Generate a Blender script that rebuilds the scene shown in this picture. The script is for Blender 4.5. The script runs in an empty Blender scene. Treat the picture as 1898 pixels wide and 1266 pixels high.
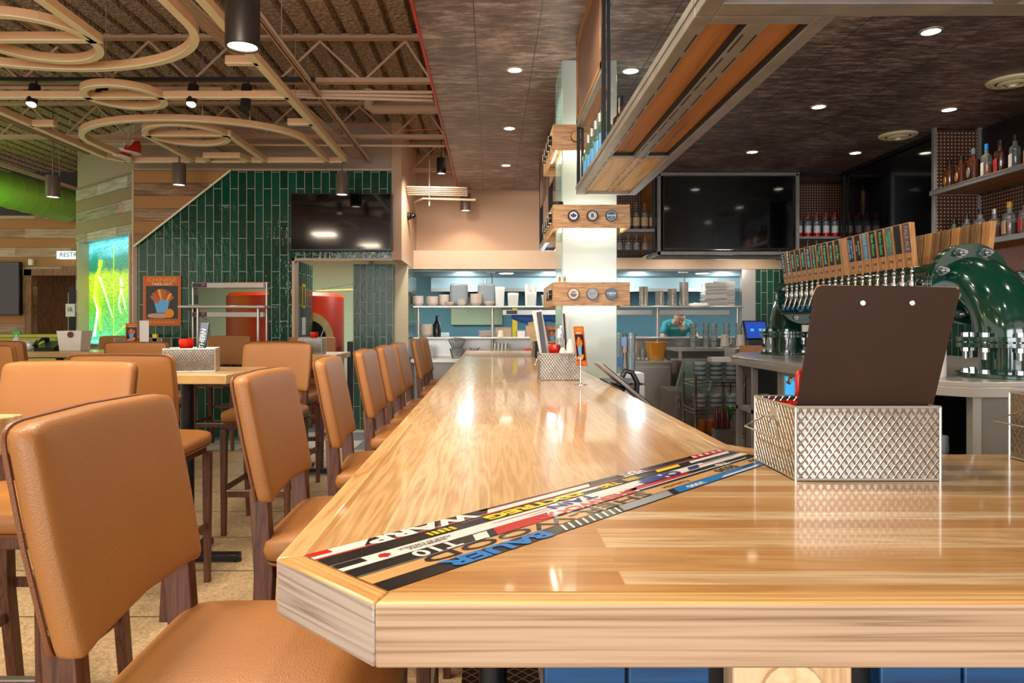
import bpy, bmesh, math, random
from mathutils import Matrix, Vector
random.seed(7)
SC = bpy.context.scene
C = SC.collection
PI = math.pi
F = 1320.0            # focal length in pixels of the 1898 wide frame
CZ = 1.37             # eye height

# ------------------------------------------------------------------ camera, world, light, exposure
cam = bpy.data.cameras.new('camera')
cam.sensor_width = 36.0
cam.lens = 36.0 * F / 1898
cam.shift_x = (949 - 910) / 1898
cam.shift_y = (600 - 633) / 1898
cam.clip_start = 0.02
camo = bpy.data.objects.new('camera', cam)
camo.location = (0, 0, CZ)
camo.rotation_euler = (PI/2, 0, 0)
C.objects.link(camo)
SC.camera = camo
SC.view_settings.view_transform = 'Standard'
SC.view_settings.look = 'None'
SC.view_settings.exposure = 0.0
SC.view_settings.gamma = 1.0
SC.view_settings.use_curve_mapping = False
try:
    SC.cycles.max_bounces = 7
    SC.cycles.diffuse_bounces = 4
    SC.cycles.glossy_bounces = 4
    SC.cycles.transmission_bounces = 5
    SC.cycles.transparent_max_bounces = 12
    SC.cycles.sample_clamp_indirect = 4.0
    SC.cycles.caustics_reflective = False
    SC.cycles.caustics_refractive = False
    SC.cycles.use_denoising = True
except Exception:
    pass
w = bpy.data.worlds.new('world'); SC.world = w
w.use_nodes = True
w.node_tree.nodes['Background'].inputs[0].default_value = (1.0, 0.86, 0.72, 1)
w.node_tree.nodes['Background'].inputs[1].default_value = 1.15

def srgb(h):
    if isinstance(h, str):
        h = h.lstrip('#'); c = [int(h[i:i+2], 16)/255 for i in (0, 2, 4)]
    else: c = [v/255 for v in h]
    return tuple((v/12.92 if v <= .04045 else ((v+.055)/1.055)**2.4) for v in c) + (1,)

def area(name, loc, rot, sx, sy, power, col=(1, .85, .68)):
    l = bpy.data.lights.new(name, 'AREA'); l.shape = 'RECTANGLE'; l.size = sx; l.size_y = sy
    l.energy = power; l.color = col
    o = bpy.data.objects.new(name, l); o.location = loc; o.rotation_euler = rot; C.objects.link(o); return o
def spot(name, loc, power, col=(1, .82, .62), angle=120, blend=.6, rad=.05, rot=(0, 0, 0)):
    l = bpy.data.lights.new(name, 'SPOT'); l.energy = power; l.color = col
    l.spot_size = math.radians(angle); l.spot_blend = blend; l.shadow_soft_size = rad
    o = bpy.data.objects.new(name, l); o.location = loc; o.rotation_euler = rot; C.objects.link(o); return o
def point(name, loc, power, col=(1, .82, .62), rad=.1):
    l = bpy.data.lights.new(name, 'POINT'); l.energy = power; l.color = col; l.shadow_soft_size = rad
    o = bpy.data.objects.new(name, l); o.location = loc; C.objects.link(o); return o
WARM = (1, .80, .58); NEUT = (1, .93, .84); COOL = (.80, .93, 1)
# daylight from the shop windows behind the camera, and added warm fill areas, out of view, on the open dining side
area('daylight_window', (-2.6, -4.5, 2.0), (math.radians(90), 0, 0), 4.0, 2.4, 300, (.86, .93, 1))
area('daylight_window', (2.4, -4.5, 2.0), (math.radians(90), 0, 0), 3.0, 2.2, 170, (.95, .95, 1))
for x, y, p in ((-1.6, 1.2, 60), (-3.6, 1.6, 50), (-1.3, 2.5, 60), (-3.0, -0.6, 50)):
    area('dining_fill', (x, y, 3.3), (0, 0, 0), .5, .5, p, (1, .82, .60))
point('green_uplight', (-6.4, 7.2, 3.3), 16, (.35, 1, .12), .15)
# kitchen fluorescents
for x in (-.4, .9, 2.2, 3.5): point('kitchen_light', (x, 10.75, 1.98), 26, (.80, .94, 1), .12)
area('kitchen_light', (-2.6, 10.2, 2.6), (0, 0, 0), 1.6, 1.2, 110, (.90, 1, .93))
for x in (-.75, .3): spot('pass_fill', (x, 8.6, 3.19), 150, (1, .90, .78), 130, .8, .12, (math.radians(30), 0, 0))  # added spots brightening the pass and bulkhead, no fixtures there
for x in (1.5, 2.5, 3.5): spot('cabinet_underlight', (x, 9.35, 2.17), 16, (1, .90, .78), 160, .8, .10, (math.radians(50), 0, 0))

# ------------------------------------------------------------------ materials
MATS = {}
class NT:
    def __init__(s, name):
        m = bpy.data.materials.new(name); m.use_nodes = True
        s.m = m; s.t = m.node_tree; s.b = s.t.nodes['Principled BSDF']
    def n(s, typ, props=None, **inp):
        nd = s.t.nodes.new('ShaderNode' + typ)
        for k, v in (props or {}).items(): setattr(nd, k, v)
        for k, v in inp.items():
            key = int(k[1:]) if k[0] == 'i' and k[1:].isdigit() else k.replace('_', ' ')
            s.set(nd.inputs[key], v)
        return nd
    def set(s, sock, v):
        if isinstance(v, bpy.types.NodeSocket): s.t.links.new(v, sock)
        elif isinstance(v, bpy.types.Node): s.t.links.new(v.outputs[0], sock)
        else:
            if isinstance(v, str): v = srgb(v)
            sock.default_value = v
    def math(s, op, a, b=0.0, c=0.0):
        nd = s.t.nodes.new('ShaderNodeMath'); nd.operation = op
        s.set(nd.inputs[0], a); s.set(nd.inputs[1], b); s.set(nd.inputs[2], c); return nd.outputs[0]
    def xyz(s, src='Object'):
        tc = s.n('TexCoord'); sp = s.n('SeparateXYZ', i0=tc.outputs[src]); return sp.outputs[0], sp.outputs[1], sp.outputs[2], tc.outputs[src]
    def comb(s, a, b, c=0.0):
        return s.n('CombineXYZ', i0=a, i1=b, i2=c).outputs[0]
    def noise(s, vec, scale, detail=3.0, rough=.55):
        nd = s.n('TexNoise', Scale=scale, Detail=detail, Roughness=rough); s.set(nd.inputs['Vector'], vec); return nd.outputs[0]
    def mapv(s, vec, sc):
        return s.n('Mapping', Vector=vec, Scale=sc).outputs[0]
    def mix(s, fac, a, b, mode='MIX'):
        nd = s.n('Mix', {'data_type': 'RGBA', 'blend_type': mode})
        s.set(nd.inputs[0], fac); s.set(nd.inputs[6], a); s.set(nd.inputs[7], b); return nd.outputs[2]
    def ramp(s, fac, stops):
        nd = s.n('ValToRGB', Fac=fac); e = nd.color_ramp.elements
        while len(e) < len(stops): e.new(.5)
        for i, (p, c) in enumerate(stops): e[i].position = p; e[i].color = srgb(c) if not isinstance(c, tuple) else c
        return nd.outputs[0]
    def step(s, v, lo, hi):
        nd = s.n('MapRange', i0=v, i1=lo, i2=hi, i3=0.0, i4=1.0); return nd.outputs[0]
    def out(s, col=None, rough=None, metal=None, bump=None, bs=.2, bd=.01, coat=None, crough=.05, emit=None, es=0, spec=None):
        b = s.b
        if col is not None: s.set(b.inputs['Base Color'], col)
        if rough is not None: s.set(b.inputs['Roughness'], rough)
        if metal is not None: s.set(b.inputs['Metallic'], metal)
        if coat is not None: s.set(b.inputs['Coat Weight'], coat); s.set(b.inputs['Coat Roughness'], crough)
        if spec is not None: s.set(b.inputs['Specular IOR Level'], spec)
        if emit is not None: s.set(b.inputs['Emission Color'], emit); s.set(b.inputs['Emission Strength'], es)
        if bump is not None:
            bp = s.n('Bump', Strength=bs, Distance=bd, Height=bump); s.t.links.new(bp.outputs[0], b.inputs['Normal'])
        return s.m

def plain(name, col, rough=.5, metal=0, coat=None, nscale=0, var=.12, bs=.15, bd=.002, spec=None):
    t = NT(name); x, y, z, v = t.xyz()
    ns = t.noise(v, nscale or 14.0)
    c2 = tuple(max(0, q*(1-var)) for q in srgb(col)[:3]) + (1,)
    c = t.mix(ns, srgb(col), c2)
    MATS[name] = t.out(c, rough, metal, bump=(ns if nscale else None), bs=bs, bd=bd, coat=coat, spec=spec); return MATS[name]
def emis(name, col, st, base=None):
    t = NT(name); MATS[name] = t.out(base or col, .5, emit=srgb(col), es=st); return MATS[name]
def glass(name, col='ffffff', rough=.03, alpha=.28):
    t = NT(name)
    tr = t.n('BsdfTransparent', Color=srgb(col)); gl = t.n('BsdfGlossy', Roughness=rough)
    fr = t.n('Fresnel', IOR=1.45); f = t.math('ADD', fr.outputs[0], alpha*.35)
    mx = t.n('MixShader', i0=f, i1=tr.outputs[0], i2=gl.outputs[0])
    df = t.n('BsdfPrincipled', Roughness=.2); t.set(df.inputs['Base Color'], srgb(col))
    m2 = t.n('MixShader', i0=alpha, i1=mx.outputs[0], i2=df.outputs[0])
    t.t.links.new(m2.outputs[0], t.t.nodes['Material Output'].inputs[0]); MATS[name] = t.m; return t.m

def leather(name, a, b):
    t = NT(name); x, y, z, v = t.xyz()
    vo = t.n('TexVoronoi', Scale=330.0, Vector=v).outputs[0]
    ns = t.noise(v, 5.0); 
    MATS[name] = t.out(t.mix(ns, a, b), .42, bump=t.math('ADD', vo, t.math('MULTIPLY', t.noise(v, 120.0), .8)), bs=.35, bd=.0012, spec=.4)
leather('leather', 'a06b38', '94602f'); leather('leather_seam', '7c4a26', '6e4020')

def wood(name, cols, axis='y', scale=1.0, rough=.45, coat=None, rings=9.0, bs=.1, dist=2.2, lk=1.2, top=None, ck=14):
    """long-grain wood, grain running along the given axis"""
    t = NT(name); x, y, z, v = t.xyz()
    if axis == 'd': v = t.n('Mapping', Vector=v, Rotation=(0, 0, PI/4)).outputs[0]
    sc = {'x': (lk, ck, ck), 'y': (ck, lk, ck), 'z': (ck, ck, lk), 'd': (lk, ck, ck)}[axis]
    sc = tuple(q*scale for q in sc)
    mv = t.mapv(v, sc); n1 = t.noise(mv, 1.0, 4.0); 
    n2 = t.noise(t.mapv(v, tuple(q*9 for q in sc)), 1.0, 2.0)
    ring = t.math('FRACT', t.math('MULTIPLY', n1, rings))
    ring = t.math('ABSOLUTE', t.math('SUBTRACT', ring, .5))
    f = t.math('ADD', t.math('MULTIPLY', ring, 1.15), t.math('MULTIPLY', n2, .5))
    c = t.ramp(f, [(.12, cols[0]), (.4, cols[1]), (.75, cols[2])])
    if top:  # up-facing faces get separate tones to paint in the light
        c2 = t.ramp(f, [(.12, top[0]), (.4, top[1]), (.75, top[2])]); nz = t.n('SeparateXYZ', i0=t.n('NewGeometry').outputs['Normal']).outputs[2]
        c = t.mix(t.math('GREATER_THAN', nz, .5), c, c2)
    MATS[name] = t.out(c, rough, bump=f, bs=bs, bd=.001, coat=coat)
wood('leg_wood', ['2c150a', '4c2713', '5e341e'], 'z', 1.2)
wood('box_oak', ['8d6240', 'b98c62', 'cda57a'], 'x', 1.0, .55, rings=11)
wood('box_oak_side', ['9b7048', 'cda070', 'e0b888'], 'y', 1.0, .55, rings=11)
wood('cedar', ['80562e', 'a2703c', 'b07e4a'], 'y', .5, .55, rings=3, lk=.8)
wood('pine_pale', ['b7935f', 'd8b989', 'e4cb9f'], 'y', .5, .45, rings=6)
wood('handle_wood', ['a86c38', 'c48a50', 'd39c63'], 'z', 2.0, .45, rings=7)
wood('handle_dark', ['5e3f26', '86603c', 'a27a50'], 'z', 2.0, .45, rings=7)
wood('blue_board', ['052a4a', '0a3c66', '0d4674'], 'x', 1.0, .4, rings=5, bs=.3)
wood('post_wood', ['b58e5e', 'd6b184', 'e2c298'], 'z', .7, .5, rings=6)
wood('door_wood', ['54331b', '7a4f2c', '8f6238'], 'z', .8, .5)
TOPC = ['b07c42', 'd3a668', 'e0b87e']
wood('edge_daylit', ['75553a', 'ab8b6c', 'bc9e80'], 'x', .9, .38, rings=9, bs=.15, lk=.35, top=TOPC, ck=24)  # side paled as if daylit, top golden: light put into the colour
wood('edge_chamfer', ['6e5f56', '9c8c80', 'ae9f92'], 'd', .9, .3, rings=9, bs=.15, lk=.5, ck=24, top=['b07a40', 'cc9a5c', 'd8aa6c'])  # window light painted in as a greyer side under a golden top
wood('edge_side', ['8c6a4a', 'b7977a', 'c6a98c'], 'y', .9, .38, rings=13, bs=.15)

def planks(name, axis, pal, width=.07, length=1.6, coat=.6, rough=.28):
    t = NT(name); x, y, z, v = t.xyz()
    u, a = (x, y) if axis == 'y' else (y, x)
    br = t.n('TexBrick', {'offset': .37, 'offset_frequency': 3}, Vector=t.comb(a, u), Color1=(0, 0, 0, 1), Color2=(1, 1, 1, 1),
             Mortar=(.3, .3, .3, 1), Scale=1.0, Mortar_Size=.0006, Mortar_Smooth=.5, Bias=0.0, Brick_Width=length, Row_Height=width)
    tint = t.n('SeparateColor', i0=br.outputs[0]).outputs[0]
    wv = t.comb(t.math('ADD', t.math('MULTIPLY', a, .9), t.math('MULTIPLY', tint, 37)), t.math('MULTIPLY', u, 13.0))
    n1 = t.noise(wv, 1.0, 3.0)
    ring = t.math('ABSOLUTE', t.math('SUBTRACT', t.math('FRACT', t.math('MULTIPLY', n1, 10.0)), .5))
    fine = t.noise(t.comb(t.math('MULTIPLY', a, 5.0), t.math('MULTIPLY', u, 240.0)), 1.0, 2.0)
    base = t.ramp(tint, [(0.0, pal[0]), (.35, pal[1]), (.65, pal[2]), (1.0, pal[3])])
    g = t.math('ADD', t.math('MULTIPLY', ring, .9), t.math('MULTIPLY', fine, .55))
    g = t.step(g, .15, .95)
    c = t.mix(g, t.mix(.78, base, pal[4]), base)
    MATS[name] = t.out(c, rough, coat=coat, crough=.06, bump=fine, bs=.02, bd=.001)
BAR = ['c08c50', 'dcae70', 'e6c088', 'f4e0b6', 'a87438']
planks('bar_long', 'y', BAR, .085, 4.5); planks('bar_near', 'x', BAR, .05, 3.2)
planks('table_top', 'x', ['bd9560', 'd6b27c', 'e0c08e', 'ecd5a8', 'a47a48'], .07, 1.0, .3, .35)
wood('bar_edge_x', ['a9743a', 'd0a062', 'ddb47a'], 'x', .8, .28, coat=.6, rings=8)
wood('bar_edge_y', ['a9743a', 'd0a062', 'ddb47a'], 'y', .8, .28, coat=.6, rings=8)

def tiles(name, uaxis, tw=.1, th=.4, cols=('042c1e', '0b4230', '135440'), zoff=0.0, r0=.10):
    t = NT(name); x, y, z, v = t.xyz()
    u = x if uaxis == 'x' else y
    br = t.n('TexBrick', {'offset': .5}, Vector=t.comb(t.math('ADD', z, zoff), u), Color1=(0, 0, 0, 1), Color2=(1, 1, 1, 1), Mortar=(.5, .5, .5, 1), Scale=1.0,
             Mortar_Size=.003, Mortar_Smooth=.1, Brick_Width=th, Row_Height=tw)
    tint = t.n('SeparateColor', i0=br.outputs[0]).outputs[0]
    wav = t.noise(t.comb(t.math('ADD', t.math('MULTIPLY', u, 28.0), t.math('MULTIPLY', tint, 9)), t.math('MULTIPLY', z, 11.0)), 1.0, 2.0)
    c = t.mix(t.math('MULTIPLY', t.math('ADD', tint, wav), .5), cols[0], cols[2])
    c = t.mix(br.outputs[1], c, 'b9ad92')
    r = t.math('ADD', t.math('MULTIPLY', br.outputs[1], .6), r0)
    h = t.math('SUBTRACT', wav, t.math('MULTIPLY', br.outputs[1], .8))
    MATS[name] = t.out(c, r, bump=h, bs=.5, bd=.006)
tiles('tile_x', 'x'); tiles('tile_y', 'y')
tiles('tile_small', 'x', .085, .3, r0=.34)

def pegplank(name, pal=('4f3420', '8a6445', 'a98d70', 'c4b199'), pb='a9743c'):
    t = NT(name); x, y, z, v = t.xyz()
    row = t.math('DIVIDE', z, .152); fr = t.math('FRACT', row); idx = t.math('FLOOR', row)
    odd = t.math('MODULO', t.math('ABSOLUTE', idx), 2.0)
    k = .026
    dx = t.math('SUBTRACT', t.math('FRACT', t.math('DIVIDE', x, k)), .5); dz = t.math('SUBTRACT', t.math('FRACT', t.math('DIVIDE', z, k)), .5)
    dd = t.math('ADD', t.math('MULTIPLY', dx, dx), t.math('MULTIPLY', dz, dz))
    dot = t.math('LESS_THAN', dd, .035)
    peg = t.mix(dot, pb, '4a2c12')
    bx = t.math('FLOOR', t.math('DIVIDE', t.math('ADD', x, t.math('MULTIPLY', idx, .37)), .9))
    rnd = t.n('TexWhiteNoise', Vector=t.comb(bx, idx)).outputs[0]
    n1 = t.noise(t.comb(t.math('MULTIPLY', x, 2.5), t.math('MULTIPLY', z, 30.0), t.math('MULTIPLY', rnd, 20)), 1.0, 5.0, .7)
    pl = t.ramp(t.math('ADD', t.math('MULTIPLY', n1, .8), t.math('MULTIPLY', rnd, .28)), [(.28, pal[0]), (.45, pal[1]), (.62, pal[2]), (.8, pal[3])])
    c = t.mix(odd, pl, peg)
    gap = t.math('LESS_THAN', fr, .03)
    MATS[name] = t.out(t.mix(gap, c, '2a1a10'), .65, bump=n1, bs=.2, bd=.004)
pegplank('peg_plank'); pegplank('peg_grey', ('3c332c', '76695e', '9b8f85', 'c2bab2'), '8a7058')
def pegboard(name, base, dot, k=.03, r2=.03, rough=.5, emit=0):
    t = NT(name); x, y, z, v = t.xyz()
    s = t.math('ADD', x, y)
    dx = t.math('SUBTRACT', t.math('FRACT', t.math('DIVIDE', s, k)), .5); dz = t.math('SUBTRACT', t.math('FRACT', t.math('DIVIDE', z, k)), .5)
    dd = t.math('ADD', t.math('MULTIPLY', dx, dx), t.math('MULTIPLY', dz, dz))
    MATS[name] = t.out(t.mix(t.math('LESS_THAN', dd, r2), base, dot), rough)
pegboard('peg_brown', '4a2a18', 'caa888', .034, .05)  # pale dots paint in the reflections at the holes
pegboard('peg_panel', '7e5e50', '4a2c1e', .024, .04)

# bar ceiling : streaked dark panels with seams along y
t = NT('bar_ceiling'); x, y, z, v = t.xyz()
sx = t.math('ABSOLUTE', t.math('SUBTRACT', t.math('FRACT', t.math('DIVIDE', t.math('ADD', x, .078), .4)), .5))
seam = t.math('GREATER_THAN', sx, .4925)
n1 = t.noise(t.mapv(v, (2.2, 8, 1)), 1.9, 9.0, .78); n2 = t.noise(t.mapv(v, (1, 1.4, 1)), 1.3, 2.0); n3 = t.noise(t.mapv(v, (9, 42, 1)), 1.0, 4.0)
f = t.math('ADD', t.math('MULTIPLY', n1, .75), t.math('ADD', t.math('MULTIPLY', n2, .25), t.math('MULTIPLY', n3, .25)))
c = t.ramp(f, [(.50, '463734'), (.60, '63524f'), (.66, '8a7873'), (.74, 'b9a89e')])
c = t.mix(seam, c, '241a17')
MATS['bar_ceiling'] = t.out(c, .42, spec=.55, bump=n1, bs=.08, bd=.004)
# sprayed roof insulation
t = NT('sprayed_roof'); x, y, z, v = t.xyz()
n1 = t.noise(v, 26.0, 5.0, .7); n2 = t.noise(v, 2.0)
vo = t.n('TexVoronoi', Scale=30.0, Vector=v).outputs[0]
c = t.mix(t.step(n1, .3, .7), '8a705a', 'd6bfa6')
MATS['sprayed_roof'] = t.out(c, .95, bump=t.math('ADD', n1, vo), bs=1.0, bd=.05, spec=.1)
# painted drywall etc
plain('beige_wall', 'b8967a', .7, nscale=40, var=.05, bs=.05); plain('beige_steel', 'c3a78c', .55, var=.1); plain('grey_wall', '9a8877', .8, nscale=30, var=.06)
plain('rink_face', 'ebe2bc', .5); plain('rink_wood', 'd8ab7c', .55); plain('red_paint', 'c42a1c', .45); plain('black_metal', '17161a', .42, .3); plain('frame_steel', 'a5a39e', .38, .3, nscale=9, var=.5)
plain('dark_steel', '2b2a2c', .4, .5, nscale=8, var=.4); plain('stainless', 'c6c1b8', .28, .6, nscale=5, var=.18); plain('chrome', 'dadada', .1, 1.0)
plain('stainless_dark', '96918a', .34, .55, nscale=5, var=.25)
plain('lamp_grey', '6a5a4e', .45, .35); plain('lamp_black', '25201d', .4, .3); plain('wire', 'a89a86', .5, .5)
plain('green_gloss', '04402f', .12, 0, coat=1.0, nscale=6, bs=.02); plain('bolt_steel', 'b9bcbe', .25, .9)
plain('clip_brown', '3a2413', .5, nscale=7, var=.45, bs=.05, spec=.18); plain('worn_tan', 'a87f5c', .7); plain('white_plastic', 'e8e4da', .4); plain('bowl_white', 'f4e6da', .3)
plain('grey_plastic', '76828a', .35); plain('blue_plastic', '1e7fd0', .4); plain('red_plastic', 'c8200e', .25); plain('orange_food', 'e88c18', .5); plain('yellow_plastic', 'f0c818', .4)
plain('oven_red', 'e23c16', .35); plain('oven_brick', 'd8b478', .8, nscale=8); plain('oven_black', '14100e', .9); plain('pale_green', 'b9c8a4', .8); plain('teal_wall', '5d8f9f', .6); plain('hood_steel', '93a7aa', .5, .2, nscale=3); plain('slab_grey', '586a6e', .65); plain('teal_dark', '3d6b80', .6)
plain('paper', 'ece8e0', .8); plain('grey_cloth', '8c8480', .8); plain('skin', 'c99a7e', .55); plain('hair', '2c2320', .7); plain('teal_shirt', '2f8d8f', .8)
plain('floor_dark', '2b2624', .6); plain('rubber', '1b1a1a', .6); plain('brown_box', 'a5734a', .8); plain('amber', 'b65a10', .2); plain('host_yellow', 'b9b446', .6)
plain('duct_green', '86b04a', .5, .2); plain('pink_cup', 'e6c3ae', .4); plain('brass', 'c09a50', .3, .9); plain('cardboard', 'c9a98e', .8); plain('blue_roll', '1d66b8', .5)
for nm, cc in (('k_black', '0c0c0e'), ('k_white', 'e9e7e2'), ('k_red', 'c0161a'), ('k_yellow', 'e5c81a'), ('k_blue', '0d77c9'), ('k_navy', '2a2f7a'), ('k_wood', 'd3a56a'), ('k_green', '2fae4a'), ('k_grey', '8f959a'), ('k_teal', '1f4f6c'), ('k_sky', '5fa8dd'), ('k_gold', 'e2a62e'), ('k_orange', 'bf5a1c'), ('k_maroon', '5c2626'), ('k_slate', '44545c')):
    plain(nm, cc, .3, var=.03, coat=.4 if nm in ('k_black', 'k_white', 'k_red', 'k_blue', 'k_wood') else None)
plain('tv_black', '07070a', .08, coat=.6, var=0); plain('tv_bezel', '141417', .3); plain('glass_block', 'dfe9e6', .15)
plain('chalk_black', '10100f', .6)
glass('clear_glass', 'eef4f4', .03, .10); glass('glass_green', '9cc8b0', .03, .2); glass('smoke_glass', 'f2f8f8', .06, .20); glass('frost_plastic', 'e8eeea', .2, .5); glass('amber_glass', 'c8702a', .04, .45)
glass('brown_glass', '5a2c10', .05, .5); glass('orange_plastic', 'ffb640', .1, .6)
emis('lamp_disc', 'fff4dc', 9.0); emis('lamp_warm', 'ffe0b0', 7.0); emis('led_strip', 'fff6dc', 4.0); emis('sign_lit', 'dff2ff', .9); emis('screen_blue', '1b3f9a', 1.0); emis('screen_cyan', '2f9ad8', 1.2)
t = NT('frosted_column'); x, y, z, v = t.xyz()
MATS['frosted_column'] = t.out('aab4aa', .25, emit=srgb('dff2e6'), es=.04, coat=.3)
t = NT('column_edge'); MATS['column_edge'] = t.out('94bdb6', .15, emit=srgb('b5e0d8'), es=.10, coat=.5)
# embossed galvanised sheet
def emboss(name, k, horiz='xy'):
    t = NT(name); x, y, z, v = t.xyz()
    s = t.math('ADD', x, y)
    a = t.math('ABSOLUTE', t.math('SUBTRACT', t.math('FRACT', t.math('DIVIDE', t.math('ADD', s, t.math('MULTIPLY', z, .72)), k)), .5))
    b = t.math('ABSOLUTE', t.math('SUBTRACT', t.math('FRACT', t.math('DIVIDE', t.math('SUBTRACT', s, t.math('MULTIPLY', z, .72)), k)), .5))
    h = t.step(t.math('MAXIMUM', a, b), .34, .48)
    n = t.noise(v, 30.0)
    MATS[name] = t.out(t.mix(n, '8c857a', 'bab4aa'), .24, .9, bump=h, bs=.8, bd=.004)
emboss('galvanised', .0165)
# floors
t = NT('speckled_floor'); x, y, z, v = t.xyz()
n = t.noise(v, 70.0, 4.0, .8); n2 = t.noise(v, 1.2)
j = t.math('GREATER_THAN', t.math('ABSOLUTE', t.math('SUBTRACT', t.math('FRACT', t.math('DIVIDE', y, .62)), .5)), .488)
c = t.mix(j, t.mix(t.step(n, .35, .65), '8a7252', 'c6ae88'), '6a5038')
MATS['speckled_floor'] = t.out(c, .6, bump=n, bs=.3, bd=.004)
t = NT('mosaic_floor'); x, y, z, v = t.xyz()
ck = t.n('TexChecker', Scale=1.6, Vector=v); MATS['mosaic_floor'] = t.out(t.mix(ck.outputs[1], 'b9b4ab', '6d7074'), .35)
t = NT('footrest_mesh'); x, y, z, v = t.xyz()
k = .03
a = t.math('ABSOLUTE', t.math('SUBTRACT', t.math('FRACT', t.math('DIVIDE', t.math('ADD', x, y), k)), .5)); b = t.math('ABSOLUTE', t.math('SUBTRACT', t.math('FRACT', t.math('DIVIDE', t.math('SUBTRACT', x, y), k)), .5))
MATS['footrest_mesh'] = t.out(t.mix(t.math('GREATER_THAN', t.math('MAXIMUM', a, b), .42), '2a2826', '9a948c'), .4, .5)
# herringbone red wood
t = NT('chevron_wood'); x, y, z, v = t.xyz()
tri = t.math('ABSOLUTE', t.math('SUBTRACT', t.math('FRACT', t.math('DIVIDE', y, .5)), .5))
q = t.math('FRACT', t.math('DIVIDE', t.math('ADD', z, t.math('MULTIPLY', tri, .5)), .09))
n = t.noise(t.mapv(v, (3, 3, 30)), 1.0, 3.0)
MATS['chevron_wood'] = t.out(t.mix(t.math('LESS_THAN', q, .05), t.mix(n, '7d3c14', 'b4642a'), '2c1408'), .45)
# lit sports mural
t = NT('neon_mural'); x, y, z, v = t.xyz()
hz = t.step(z, 0.0, 1.25)
ns = t.noise(t.mapv(v, (14, 14, 60)), 1.0, 5.0, .75); nb = t.noise(t.mapv(v, (2, 2, 3)), 1.0, 2.0)
base = t.ramp(t.math('ADD', hz, t.math('MULTIPLY', t.math('SUBTRACT', nb, .5), .25)), [(0.0, '8affe0'), (.12, '48d87a'), (.40, '66d01e'), (.55, 'b8e81a'), (.72, 'c0ee20'), (.80, '0a8a5a'), (.92, '0e9f86'), (1.0, '70f0f8')])
c = t.mix(t.step(ns, .48, .62), base, t.mix(.6, base, '063c10'))
c = t.mix(t.step(ns, .66, .70), c, 'e4ffb0')
MATS['neon_mural'] = t.out('101a10', .2, emit=c, es=1.25)
emis('neon_white', 'e6ffc8', 1.3); emis('neon_lime', 'b6f03a', 1.1); emis('neon_cyan', '60e8ff', 1.8)
def M(n): return MATS[n]
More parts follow.
